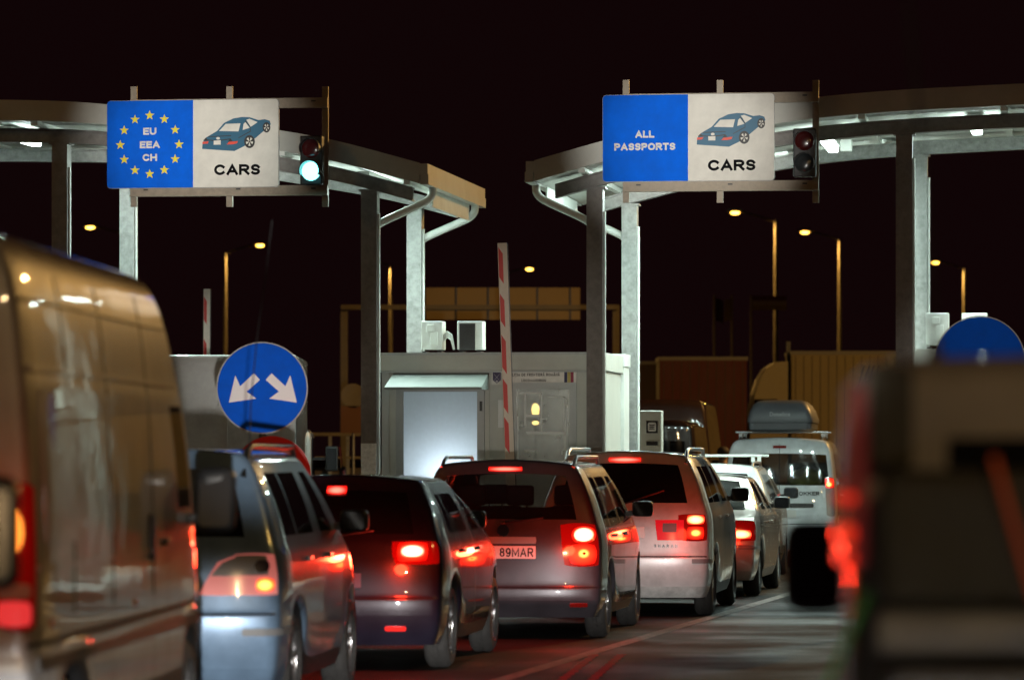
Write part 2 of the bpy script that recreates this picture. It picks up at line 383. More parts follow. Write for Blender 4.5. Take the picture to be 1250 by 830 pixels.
def fluoro(u, v, z, label, L=1.6, boost=1.):
    v += .5
    t = thing('fluorescent_lamp', label, 'lamp', fw(u, v, z), -YAW, 'fluorescent lamps under the canopies')
    m = MB(); m.box((0, 0, .035), (.16, L, .06), None, .01); m.build('housing', WHITEPAINT, t)
    m = MB(); m.box((0, 0, -.03), (.13, L*.94, .09), None, .03); m.build('diffuser', TUBE, t)
    light('AREA', 'tube_light', (0, 0, -.09), LUM*boost, (.76, 1, .93), .12, parent=t, sy=L)
LUM = 82.
for k, (u, v) in enumerate(((-8.2, .45), (-6.4, .45), (-4.4, .6), (-2.9, .6), (-1.9, .6))):
    fluoro(u, v, interp(SL, u)-.33, ['lamp above the outer left bay of the left canopy', 'lamp behind the front left pillar of the left canopy',
        'lamp behind the EU sign under the left canopy', 'lamp behind the green traffic light under left canopy', 'lamp nearest the right gutter of the left canopy'][k])
for k, (u, v) in enumerate(((1.4, .6), (2.5, .6), (uz(1012, 174, 1.0)[0], .6), (5.6, .45), (7.3, .45))):
    fluoro(u, v, uz(1012, 173, 1.0)[1] if k == 2 else interp(SR, u)-.33, ['lamp nearest the left gutter of the right canopy', 'lamp behind the all passports sign under right canopy',
        'bare bright lamp showing right of the red traffic light', 'lamp behind the right pillars of the right canopy', 'lamp at the outer right end of the right canopy'][k])
for k, u in enumerate((3.2, 4.45)):  # unseen lamps added to brighten the white van car
    fluoro(u, 3.3, interp(SR, u)-.34, ['lamp at the rear edge of the right canopy behind the red traffic light', 'lamp at the rear edge of the right canopy beside the rear pillar'][k], .5, 1.8)
u, z = uz(1033, 178, 2.2)
tag(MB().box((0, 0, 0), (.15, .1, .15), None, .015).build('junction_box', WHITEPAINT, None, loc=fw(u, 2.2, z), rz=-YAW), 'small white electrical box beside the bright canopy lamp', 'electrical box')
tag(MB().tube([(u, 2.2, z+.1), (u+.3, 2.4, z+.16), (u+1.5, 2.6, z+.28), (u+2.6, 2.7, z+.30)], .012).build('cable', BLACK, None, loc=CP['loc'], rz=CP['rz']), 'thin black cable running from the white box along the canopy', 'cable')

# ------------------------------------------------------------------ signs
SBLUE = mat('sign_blue', (.003, .13, .78), .85, spec=.12, noise=.16, nscale=3)
SWHITE = mat('sign_white', (.74, .72, .66), .85, spec=.12, noise=.14, nscale=3)
SYEL = mat('sign_yellow', (.80, .66, .03), .5)
STEAL = mat('sign_car_blue', (.004, .10, .19), .5)
SINK = mat('sign_ink', (.008, .008, .009), .9, spec=.05)
SRED = mat('sign_red', (.70, .06, .03), .5)
FRAME = mat('brown_grey_frame', (.26, .22, .17), .55, .4, noise=.25, nscale=12)
def rrect(x0, x1, z0, z1, r, corners=(1, 1, 1, 1)):
    P = []
    for i, (cx, cz, a0) in enumerate(((x1-r, z1-r, 0), (x0+r, z1-r, 90), (x0+r, z0+r, 180), (x1-r, z0+r, 270))):
        if corners[i]:
            for k in range(6): t = R(a0+18*k); P.append((cx+r*math.cos(t), cz+r*math.sin(t)))
        else: P.append((x1 if i in (0, 3) else x0, z1 if i < 2 else z0))
    return P
def ell(cx, cz, rx, rz, n=24): return [(cx+rx*math.cos(2*math.pi*k/n), cz+rz*math.sin(2*math.pi*k/n)) for k in range(n)]
def sign(label, x0, x1, y0, y1, xm, kind):
    v = -.85
    u0, zt = uz(x0, y0, v); u1, _ = uz(x1, y0, v); um, _ = uz(xm, y0, v); _, zb = uz(x0, y1, v)
    uc, zc = (u0+u1)/2, (zt+zb)/2
    s = thing('lane_sign', label, 'sign', fw(uc, v, zc), -YAW, 'overhead lane signs')
    W, H = u1-u0, zt-zb; xs = um-uc
    m = MB(); m.prism(rrect(-W/2, xs, -H/2, H/2, .04, (0, 1, 1, 0)), -.012, .012); m.build('blue_panel', SBLUE, s)
    m = MB(); m.prism(rrect(xs, W/2, -H/2, H/2, .04, (1, 0, 0, 1)), -.012, .012); m.build('white_panel', SWHITE, s)
    m = MB(); m.prism(rrect(-W/2-.006, W/2+.006, -H/2-.006, H/2+.006, .045), .014, .03); m.build('rim', STEEL, s)
    P = lambda cx, cy: ((cx-500)/900*W, (287.5-cy)/455*H)         # from the close-up of the sign
    ox = -6 if kind == 'all' else 0; oy = 10 if kind == 'all' else 0
    def poly(name, pts, M_, y, par=s): 
        m = MB(); m.prism([P(a+ox, b_+oy) for a, b_ in pts], -.012-y, -.0125-y+.002); return m.build(name, M_, par)
    car = poly('car_symbol', [(553, 292), (551, 315), (720, 328), (778, 300), (800, 285), (830, 262), (878, 222), (900, 205), (911, 190), (905, 172), (880, 164), (847, 168), (800, 153), (760, 151), (715, 158), (666, 181), (630, 222), (572, 256), (560, 268)], STEAL, .003)
    poly('rear_window', [(640, 223), (675, 186), (752, 184), (742, 226)], SWHITE, .006, car)
    poly('side_window', [(764, 219), (768, 188), (778, 178), (801, 208)], SWHITE, .006, car)
    poly('side_window', [(783, 166), (800, 161), (842, 179), (806, 203)], SWHITE, .006, car)
    poly('boot_line', [(582, 250), (702, 246), (704, 250), (582, 254)], INK, .006, car)
    poly('boot_line', [(580, 266), (612, 270), (655, 268), (702, 262), (702, 267), (655, 273), (612, 275), (580, 270)], INK, .006, car)
    poly('side_line', [(776, 172), (780, 170), (805, 204), (806, 228), (742, 262), (742, 258), (803, 225), (802, 206)], INK, .0075, car)
    poly('lamp_surround', [(556, 272), (572, 256), (584, 274)], INK, .006, car)
    poly('lamp_surround', [(685, 280), (700, 262), (712, 277)], INK, .006, car)
    poly('tail_lamp', [(553, 278), (586, 276), (580, 288), (553, 290)], SRED, .0075, car)
    poly('tail_lamp', [(680, 293), (692, 280), (740, 276), (733, 288), (712, 293)], SRED, .0075, car)
    poly('number_plate', [(612, 273), (649, 271), (649, 294), (612, 294)], SWHITE, .0075, car)
    poly('badge', ell(635, 261, 10, 7), SWHITE, .0075, car)
    for cx, cy_, rx, ry in ((800, 280, 28, 34), (889, 207, 20, 27)):
        wh = poly('wheel', ell(cx, cy_, rx, ry), INK, .009, car)
        for k in range(5):
            a0 = k*1.2566+.3
            poly('spoke_gap', [(cx+2*math.cos(a0), cy_+2*math.sin(a0))]+[(cx+rx*.66*math.cos(a0+t), cy_+ry*.66*math.sin(a0+t)) for t in (-.32, 0, .32)], SWHITE, .011, wh)
    x, z = P(735+ox, 425+oy); text('lettering', 'CARS', .130, SINK, s, (x, -.017, z), bold=.25, sx=1.32, gap=.10)
    if kind == 'eu':
        for k in range(12):
            t = R(90-30*k); cx, cz = P(275+155*math.cos(t), 290-153*math.sin(t))
            st = [(cx+(.062 if i % 2 == 0 else .025)*math.cos(R(90+36*i)), cz+(.062 if i % 2 == 0 else .025)*math.sin(R(90+36*i))) for i in range(10)]
            MB().prism(st, -.015, -.0125).build('star', SYEL, s)
        for t, yy in (('EU', 220), ('EEA', 290), ('CH', 357)):
            x, z = P(276, yy); text('lettering', t, .086, SWHITE, s, (x, -.017, z), bold=.25, sx=1.25, gap=.09)
    else:
        for t, yy in (('ALL', 267), ('PASSPORTS', 333)):
            x, z = P(272, yy); text('lettering', t, .086, SWHITE, s, (x, -.017, z), bold=.25, sx=1.18, gap=.085)
    return s, uc, zc, v
def sign_frame(sg, posts, yt, yb, rails):
    s, uc, zc, v = sg; vv = v
    L = lambda px, py: (uz(px, py, vv)[0]-uc, uz(px, py, vv)[1]-zc)
    for px in posts:
        m = MB(); x, z0 = L(px, yb); _, z1 = L(px, yt); m.box((x, .118, (z0+z1)/2), (.075, .05, z1-z0)); m.build('post', FRAME, s)
    for py in rails:
        m = MB(); x0, z = L(posts[0]-3, py); x1, _ = L(posts[-1]+4, py)
        m.box(((x0+x1)/2, .062, z), (x1-x0, .06, .10)); m.box(((x0+x1)/2, .045, z-.062), (x1-x0, .09, .02)); rl = m.build('rail', FRAME, s)
        m = MB()
        for q in (.08, .55, .93): m.box((x0+(x1-x0)*q, .030, z+.01), (.055, .004, .018))
        m.build('slot', INK, rl)
    for px in posts[::2]:
        m = MB(); x, z = L(px, (yt+yb)/2); m.bar((x, .14, z), (x, .27, z-.02), .05); m.build('bracket', FRAME, s)
sgL = sign('blue and white sign reading EU EEA CH CARS with yellow stars', 131, 340, 124, 230, 236, 'eu')
sign_frame(sgL, (161, 278, 395), 105, 252, (127, 233))
sgR = sign('blue and white sign reading ALL PASSPORTS CARS', 736, 945, 117, 222, 840, 'all')
sign_frame(sgR, (763, 878, 995), 97, 247, (120, 227))

def traffic_light(label, px, y0, y1, green):
    v = -.98; u, zt = uz(px, y0, v); _, zb = uz(px, y1, v); H = zt-zb
    t = thing('traffic_light', label, 'traffic light', fw(u, v, (zt+zb)/2), -YAW, 'lane traffic lights')
    m = MB(); m.box((0, .06, 0), (.27, .16, H), None, .02); m.build('housing', BLACK, t)
    m = MB(); m.box((.02, .2, H/2-.03), (.16, .16, .03)); m.box((.02, .2, -H/2+.04), (.16, .16, .03)); m.build('bracket', STEEL, t)
    for k, z in ((0, H*.24), (1, -H*.22)):
        on = green and k == 1
        m = MB(); m.lathe([(0, .118), (-.0, .122), (-.14, .122), (-.14, .116), (-.01, .116)], 28, 'z')
        for v_ in m.bm.verts: x, y, zz = v_.co; v_.co = (x, zz-.02, y)
        bmesh.ops.delete(m.bm, geom=[f for f in m.bm.faces if f.calc_center_median().z < -.06], context='FACES')
        for v_ in m.bm.verts: v_.co.z += z
        m.build('visor', BLACK, t)
        m = MB(); m.ball((0, -.015, z), .116, (1, .25, 1), 24)
        M_ = lamp_mat('green_signal_glow', (.22, 1, 1.0), 4.2, (.1, .4, .4)) if on else (mat('unlit_red_lens', (.10, .012, .012), .2, coat=.5) if k == 0 else mat('unlit_lens', (.05, .06, .065), .2, coat=.5))
        m.build('lens', M_, t, True)
    if green: light('POINT', 'signal_light', (0, -.3, -H*.22), 1.2, (.2, .9, 1), .1, parent=t)
traffic_light('traffic light showing a bright green lamp beside the EU sign', 380, 166, 226, True)
traffic_light('unlit traffic light with dark red lens beside the all passports sign', 982, 157, 216, False)

# ------------------------------------------------------------------ booth
BOOTH = mat('booth_panel', (.50, .50, .46), .5, noise=.1, nscale=3)
BOOTHF = mat('booth_frame', (.40, .41, .41), .45, .1, noise=.1, nscale=5)
FROST = bpy.data.materials.new('frosted_pane'); FROST.use_nodes = True
nt = FROST.node_tree; b = nt.nodes['Principled BSDF']; b.inputs['Base Color'].default_value = (.62, .68, .72, 1); b.inputs['Roughness'].default_value = .35
tr = nt.nodes.new('ShaderNodeBsdfTranslucent'); tr.inputs['Color'].default_value = (.8, .88, .95, 1)
nz = nt.nodes.new('ShaderNodeTexNoise'); nz.inputs['Scale'].default_value = 18; nz.inputs['Detail'].default_value = 8
tcx = nt.nodes.new('ShaderNodeTexCoord'); nt.links.new(tcx.outputs['Object'], nz.inputs['Vector'])
mr = nt.nodes.new('ShaderNodeMapRange'); mr.inputs['From Min'].default_value = .3; mr.inputs['From Max'].default_value = .7; mr.inputs['To Min'].default_value = .72; mr.inputs['To Max'].default_value = .9
nt.links.new(nz.outputs['Fac'], mr.inputs['Value'])
mx = nt.nodes.new('ShaderNodeMixShader'); nt.links.new(mr.outputs['Result'], mx.inputs[0])
nt.links.new(b.outputs[0], mx.inputs[1]); nt.links.new(tr.outputs[0], mx.inputs[2]); nt.links.new(mx.outputs[0], nt.nodes['Material Output'].inputs['Surface'])
def booth_local(px, py): u, z = uz(px, py, .55); return u, z
vb0 = .55
ub0, ztop = uz(466, 431, vb0); ub1, _ = uz(735, 431, vb0)
bt = thing('border_booth', 'white cabin booth with lit frosted door pane between the lanes', 'booth', fw((ub0+ub1)/2, vb0, .14), -YAW)
bw = (ub1-ub0); X = lambda px: uz(px, 400, vb0)[0]-(ub0+ub1)/2; Z = lambda py: uz(600, py, vb0)[1]-.14
D = 2.2; zr = ztop-.14
# front wall pieces around the two openings
dx0, dx1, dz1 = X(490), X(586), Z(474)
wx0, wx1, wz0, wz1 = X(628), X(699), Z(566), Z(472)
zf = zr-.22
m = MB()
def wall(x0, x1, z0, z1): m.box(((x0+x1)/2, .03, (z0+z1)/2), (x1-x0, .06, z1-z0))
wall(-bw/2, dx0, 0, zf); wall(dx1, wx0, 0, zf); wall(wx1, bw/2, 0, zf); wall(dx0, dx1, dz1, zf); wall(wx0, wx1, 0, wz0); wall(wx0, wx1, wz1, zf); wall(dx0, dx1, 0, .35); m.box(((dx1+wx0)/2, D/2, zf/2), (.05, D-.14, zf-.08))  # last box: unseen partition added to keep ceiling light off the door pane
m.box((-bw/2+.03, D/2+.03, zf/2), (.06, D-.06, zf)); m.box((bw/2-.03, D/2+.03, zf/2), (.06, D-.06, zf)); m.box((0, D-.03, zf/2), (bw-.12, .06, zf))
m.box((0, D/2, .03), (bw-.13, D-.13, .06)); m.build('wall', BOOTH, bt)
m = MB(); m.box((0, D/2-.01, zr-.11), (bw+.06, D+.06, .218)); m.build('roof', BOOTH, bt)
m = MB(); m.box((0, -.045, zr-.235), (bw+.03, .02, .014)); m.box((0, -.045, zr-.012), (bw+.07, .02, .03)); m.build('roof_trim', BOOTHF, bt)
m = MB()
for x in (-bw/2+.05, bw/2-.05): m.box((x, -.012, zf/2), (.09, .022, zf-.02))
m.build('corner_post', BOOTHF, bt)
def frame(name, x0, x1, z0, z1, t, y, par, M_=BOOTHF, dp=.05):
    m = MB(); m.box((x0+t/2, y, (z0+z1)/2), (t, dp, z1-z0)); m.box((x1-t/2, y, (z0+z1)/2), (t, dp, z1-z0))
    m.box(((x0+x1)/2, y, z1-t/2), (x1-x0-2*t, dp, t)); m.box(((x0+x1)/2, y, z0+t/2), (x1-x0-2*t, dp, t)); return m.build(name, M_, par)
dr = frame('door', dx0-.06, dx1+.06, .12, dz1+.05, .09, -.022, bt)
frame('door_frame', dx0-.12, dx1+.12, .08, dz1+.11, .055, -.014, bt, BOOTH, .03)
m = MB(); m.quad((dx0+.02, -.008, .21), (dx1-.02, -.008, .21), (dx1-.02, -.008, dz1-.03), (dx0+.02, -.008, dz1-.03)); m.build('pane', FROST, dr)
m = MB(); m.box((dx1+.02, -.06, dz1-.22), (.03, .03, .12)); m.build('hinge', BLACK, dr)
m = MB(); m.box((dx0+.0, -.075, 1.05), (.03, .06, .14)); m.build('handle', BLACK, dr)
wn = frame('window', wx0-.05, wx1+.05, wz0-.05, wz1+.05, .085, -.022, bt)
m = MB(); m.box(((wx0+wx1)/2, -.004, (wz0+wz1)/2), (wx1-wx0-.05, .008, wz1-wz0-.05)); m.build('pane', mat('booth_glass', (.34, .36, .38), .12, coat=.5, noise=.3, nscale=5, trans=.48), wn)
PAPER = mat('sticker_tape', (.7, .72, .72), .6)
m = MB()
for (a, b_, c, d_) in ((634, 479, 661, 481), (640, 480, 642, 521), (660, 482, 662, 528), (668, 484, 687, 485), (689, 486, 691, 560), (640, 506, 659, 509), (642, 527, 691, 530), (631, 508, 633, 560), (640, 549, 655, 552)):
    m.box(((X(a)+X(c))/2, -.012, (Z(b_)+Z(d_))/2), (X(c)-X(a), .004, Z(b_)-Z(d_)))
m.build('tape_strips', PAPER, wn)
m = MB()
x0, x1 = X(476), X(597); zt_, zb_ = Z(455), Z(473)
A = [(x0+.05, 0, zt_), (x1, 0, zt_), (x0, -.42, zb_), (x1-.03, -.42, zb_)]
m.quad(A[0], A[1], A[3], A[2]); m.quad(*[(p[0], p[1], p[2]-.03) for p in (A[2], A[3], A[1], A[0])]); m.quad(A[2], A[3], (A[3][0], A[3][1], zb_-.03), (A[2][0], A[2][1], zb_-.03))
m.quad(A[1], (A[1][0], 0, zb_-.03), (A[3][0], -.42, zb_-.03), A[3]); m.quad(A[0], A[2], (A[2][0], -.42, zb_-.03), (A[0][0], 0, zb_-.03))
m.build('awning', mat('awning_grey', (.22, .25, .235), .5, noise=.15, nscale=4), bt)
# the name board
nb0, nb1 = X(614), X(704); nz0, nz1 = Z(469), Z(453)
m = MB(); m.box(((nb0+nb1)/2, -.02, (nz0+nz1)/2), (nb1-nb0, .02, nz1-nz0)); nb = m.build('name_board', mat('board_silver', (.52, .50, .46), .35, .4, noise=.15, nscale=12), bt)
text('lettering', 'POLI\u021aIA DE FRONTIER\u0102 ROM\u00c2N\u0102', .036, INK, nb, ((nb0+nb1)/2-.07, -.034, Z(457.5)), bold=.20, sx=.82, gap=.12)
text('lettering', 'LOCOMANDIRIOU', .034, INK, nb, ((nb0+nb1)/2-.07, -.034, Z(464.5)), bold=.2, sx=.8, gap=.12)
for k, cc in enumerate(((.01, .01, .06), (.45, .36, .10), (.28, .015, .05))):
    m = MB(); m.box((X(691.0+k*3.9), -.034, Z(461)), (.037, .006, .15)); m.build('flag_stripe', mat('flag_%s' % ('blue', 'yellow', 'red')[k], cc, .5), nb)
m = MB(); m.box((X(607), -.02, Z(461)), (.13, .02, .17)); cb = m.build('crest_board', mat('board_silver', (.5, .5, .5)), bt)
m = MB(); cx, cz = X(607), Z(461); m.prism([(cx-.05, cz+.065), (cx+.05, cz+.065), (cx+.05, cz-.03), (cx, cz-.07), (cx-.05, cz-.03)], -.036, -.031); cr = m.build('crest', mat('crest_violet', (.05, .035, .10), .5), cb)
m = MB(); m.bar((cx-.035, -.038, cz+.045), (cx+.03, -.038, cz-.03), .014, .003); m.bar((cx+.035, -.0385, cz+.045), (cx-.03, -.0385, cz-.03), .014, .003); m.ball((cx, -.038, cz-.045), .014, (1, .2, 1), 10); m.build('emblem', mat('emblem_grey', (.4, .38, .42), .5), cr)
# papers taped to the wall between door and window
m = MB(); m.box((X(613), -.008, Z(505)), (.10, .004, .34)); m.build('notice', PAPER, bt)
light('POINT', 'booth_light', (dx0+.58, .40, 1.24), 17, (.82, .93, 1), .12, parent=bt)
light('POINT', 'booth_ceiling_light', (.95, 1.1, zr-.45), 38, (1, .93, .84), .1, parent=bt)
dl = thing('desk_lamp', 'warm lit desk lamp seen through the booth window', 'lamp', fw((ub0+ub1)/2+X(649), vb0+.35, .14), -YAW)
zl = Z(500); m = MB(); m.cyl((0, 0, .9), (0, 0, zl-.1), .012); m.cyl((0, 0, .86), (0, 0, .9), .07); m.build('stand', BLACK, dl)
m = MB(); m.ball((0, 0, zl), .05, (1, 1, 1.7)); m.ball((0, 0, zl-.16), .045, (1, 1, .6)); m.build('bulb', lamp_mat('warm_bulb_glow', (1, .62, .18), 12, (.5, .4, .2)), dl, True)  # added glowing shapes imitate a yellow lamp mirrored in the pane
m = MB(); m.box((0, .1, .84), (.7, .4, .04)); m.cyl((-.3, .1, .06), (-.3, .1, .82), .02); m.cyl((.3, .1, .06), (.3, .1, .82), .02)
tag(m.build('desk', SEAT, None, loc=dl.location, rz=-YAW), 'dark desk inside the booth carrying the lamp', 'desk')
# extra white cabinet behind the right pillar
m = MB(); x0, x1 = uz(741, 440, 2.6)[0], uz(756, 440, 2.6)[0]
sb = thing('service_cabinet', 'narrow white cabin wing showing between the two right pillars', 'cabinet', fw((x0+x1)/2, 2.6, .14), -YAW)
zh = wz(433, 52.5)-.14; W_ = x1-x0+.12
m.box((0, .3, zh/2), (W_, .6, zh-.002)); m.build('body', WHITEPAINT, sb)
m = MB(); m.box((0, .3, zh-.07), (W_+.03, .63, .16)); m.build('roof_cap', WHITEPAINT, sb)
m = MB(); m.box((-.03, -.01, zh*.5), (W_*.5, .02, zh*.7)); m.box((-.03, -.03, zh*.72), (W_*.55, .03, .05)); m.build('door', SOFFIT, sb)

def ac_unit(px0, px1, py0, py1, v, label, front):
    u0, zt = uz(px0, py0, v); u1, _ = uz(px1, py0, v); _, zb = uz(px0, py1, v); W_ = u1-u0; H = zt-zb
    t = thing('air_conditioner', label, 'air conditioner', fw((u0+u1)/2, v, zb), -YAW, 'air conditioner units on the booth roofs')
    m = MB(); m.box((0, .14, H/2+.02), (W_, .28, H-.04), None, .012); m.build('casing', WHITEPAINT, t)
    m = MB(); m.box((-W_*.35, .14, .01), (.05, .26, .02)); m.box((W_*.35, .14, .01), (.05, .26, .02)); m.build('foot', BLACK, t)
    if front == 'grille':
        m = MB()
        for i in range(14): m.box((-W_*.1, -.006, .05+i*(H-.1)/13), (W_*.6, .012, .012))
        m.build('grille', BLACK, t)
        m = MB(); m.box((-W_*.1, -.003, H/2), (W_*.62, .004, H-.06)); m.build('coil', INK, t)
    else:
        m = MB(); m.box((W_*.12, -.012, H*.45), (W_*.34, .024, H*.4), None, .006); m.box((-W_*.05, -.012, H*.78), (W_*.34, .024, .09), None, .006); m.build('service_cover', SOFFIT, t)
        m = MB(); m.box((-W_*.05, -.004, H*.84), (W_*.3, .006, .03)); m.build('label_plate', INK, t)
    return t
ac_unit(514, 540, 392, 430.6, 1.0, 'left air conditioner on the booth roof with a service cover', 'cover')
ac_unit(558, 589, 392, 430.6, 1.0, 'right air conditioner on the booth roof with a dark grille', 'grille')
m = MB()
for k in range(3):
    x0 = uz(540, 400, 1.1)[0]; x1 = uz(557, 400, 1.1)[0]; zz = uz(550, 415, 1.1)[1]
    m.tube([(x0, 1.1, zz-.02+.03*k), (x0+.07, 1.05, zz+.04+.03*k), (x1-.05, 1.02, zz+.03*k), (x1-.02, 1.05, zz-.12)], .014)
tag(m.build('pipe_bundle', SOFFIT, None, True, loc=CP['loc'], rz=CP['rz']), 'white insulated pipes running between the two booth air conditioners', 'pipes')
# second booth, behind the near vehicle at the right
u0, zt = uz(1112, 426, 1.2); 
b2 = thing('border_booth', 'booth at the right edge mostly hidden behind the near vehicle', 'booth', fw(u0+1.4, 1.2, .14), -YAW)
m = MB(); m.box((0, 1.1, (zt-.14-.2)/2), (2.8, 2.2, zt-.14-.2)); m.build('wall', BOOTH, b2)
m = MB(); m.box((0, 1.1, zt-.14-.1), (2.86, 2.26, .2)); m.build('roof', BOOTH, b2)
frame('window', -.9, -.1, 1., 2.1, .06, -.02, b2)
ac_unit(1130, 1158, 382, 425.4, 1.4, 'air conditioner at the foot of the right pillars', 'cover')
ac_unit(1174, 1205, 382, 425.4, 2.2, 'air conditioner mostly hidden behind the round blue sign at right', 'cover')
# document kiosk
u, zt = uz(794, 501, .3)
ks = thing('kiosk', 'slim white kiosk with a black square emblem beside the right pillar', 'kiosk', fw(u, .3, .0), -YAW)
m = MB(); m.box((0, .12, zt/2), (.27, .24, zt), None, .02); m.build('casing', mat('kiosk_grey', (.55, .56, .50), .45, noise=.08, nscale=4), ks)
m = MB(); m.box((.02, -.006, wz(521, 50)), (.14, .012, .15)); sc_ = m.build('emblem_panel', INK, ks)
zq = wz(521, 50)
m = MB(); m.prism(rrect(-.03, .07, zq-.055, zq+.055, .02), -.018, -.014); m.build('emblem_face', PLATE, sc_)
m = MB()
for q in (-.024, 0, .024): m.box((.02, -.021, zq+q), (.065, .004, .009))
m.bar((-.012, -.0225, zq-.035), (.052, -.0225, zq+.035), .009, .003); m.bar((.052, -.0232, zq-.035), (-.012, -.0232, zq+.035), .009, .003); m.build('emblem_mark', INK, sc_)
m = MB(); m.box((.02, -.006, wz(541, 50)), (.14, .012, .05)); m.build('slot', INK, ks)

# ------------------------------------------------------------------ barriers, round signs
BWHITE = mat('barrier_white', (.78, .70, .60), .5, noise=.1, nscale=6); BRED = mat('barrier_red', (.66, .025, .018), .5)
def barrier(label, p_top, p_bot, Y, wpx, stripes):
    xb, zb = wx(p_bot[0], Y), wz(p_bot[1], Y); xt, zt = wx(p_top[0], Y), wz(p_top[1], Y)
    tilt = math.atan2(xt-xb, zt-zb); z0 = .95; x0 = xb-(zb-z0)*math.tan(tilt)
    g = thing('barrier', label, 'barrier', (x0, Y, 0), 0, 'raised lane barriers')
    L = (zt-z0)/math.cos(tilt); Wd = wpx*Y/F
    m = MB(); m.box((0, .15, .5), (.32, .3, 1.0), None, .02); m.build('housing', mat('barrier_grey', (.3, .3, .3), .5), g)
    ro = Matrix.Rotation(tilt, 3, 'Y')
    m = MB(); m.box(ro @ Vector((0, -.06, L/2))+Vector((0, 0, z0)), (Wd, .045, L), ro, .006); a_ = m.build('arm', BWHITE, g)
    m = MB()
    for s0, s1 in stripes:
        q0, q1 = L*s0, L*s1
        for p in range(1):
            pts = [(-Wd*.44, q0+.05), (Wd*.02, q0-.03), (Wd*.02, q1-.03), (-Wd*.44, q1+.05)]
            vs = [ro @ Vector((a, -.0845, b_))+Vector((0, 0, z0)) for a, b_ in pts]; m.quad(*vs); 
    m.build('stripe', BRED, a_)
    m = MB(); m.box(ro @ Vector((Wd*.56, -.06, L/2))+Vector((0, 0, z0)), (Wd*.1, .04, L-.02), ro); m.build('edge_strip', BLACK, a_)
barrier('raised red and white barrier arm leaning in front of the booth', (613, 297), (622, 555), 47.6, 11.5,
        [(.86, .97), (.70, .80), (.53, .65), (.385, .49), (.24, .35)])
barrier('distant raised barrier arm above the white box van', (253, 353), (252.5, 432), 64, 8, [(.84, .95), (.62, .75), (.4, .52)])
RBLUE = mat('round_sign_blue', (.003, .10, .66), .85, spec=.12, noise=.1, nscale=6)
# fine vertical ribs of the reflective sheet
def round_sign(label, px, py, rpx, Y, arrows, rz=-.05, low=None):
    x, z = wx(px, Y), wz(py, Y); r = rpx*Y/F
    s = thing('round_sign', label, 'sign', (x, Y, 0), rz, 'blue round signs')
    m = MB(); m.prism(ell(0, z, r, r, 64), -.012, .012); d = m.build('disc', RBLUE, s)
    m = MB(); m.lathe([(-.014, r+.002), (-.014, r+.012), (.014, r+.012), (.014, r+.002), (-.014, r+.002)], 64, 'z')
    for v_ in m.bm.verts: a, b_, c = v_.co; v_.co = (a, c, b_+z)
    m.build('rim', STEEL, d)
    m = MB(); m.cyl((0, .05, .1), (0, .05, z+r*.6), .035); m.build('post', STEEL, s)
    if arrows:
        k = r/55.
        for sg in (-1, 1):
            P = [(-8, -40+30), (-18, 18-6), (0, 0)]
            # arrow pointing down and outwards, traced from the photo (px around the disc centre, y down)
            A_ = [(3, -11), (12, -20), (30, -2.5), (30, -2.5)]
            pts = [(3.5, -9), (11, -17), (28, -1), (34, -14.5), (42, 19), (8, 14), (20, 5.5)]
            m = MB(); m.prism([(sg*a*k+k*1.0, z-(b_-1)*k) for a, b_ in pts], -.0155, -.0125); m.build('arrow', mat('arrow_white', (.7, .71, .72), .45), d)
    if low:
        xr, zr_, rr = wx(low[0], Y)-x, wz(low[1], Y), low[2]*Y/F
        m = MB(); m.prism(ell(xr, zr_, rr, rr, 56), -.02, .0); d2 = m.build('lower_disc', mat('sign_face_white', (.6, .6, .58), .4), s)
        m = MB(); m.lathe([(0, rr*.76), (0, rr*1.0)], 56, 'z')
        for v_ in m.bm.verts: a, b_, c = v_.co; v_.co = (a+xr, -.024, b_+zr_)
        m.build('red_ring', mat('ring_red', (.5, .02, .015), .4), d2)
    return s
round_sign('round blue sign with two white arrows pointing down left and right', 320, 473.5, 54.5, 37.6, True, low=(332, 580, 48))
round_sign('round blue sign rising behind the near vehicle at right', 1196, 441, 54, 42, False)
light('SPOT', 'far_beam', (-.6, -2, .8), 1, (1, .97, .9), .1, tgt=(wx(320, 37.6), 37.6, 2.3), cone=R(2.9), blend=.4)  # very weak spot added for the arrow sign

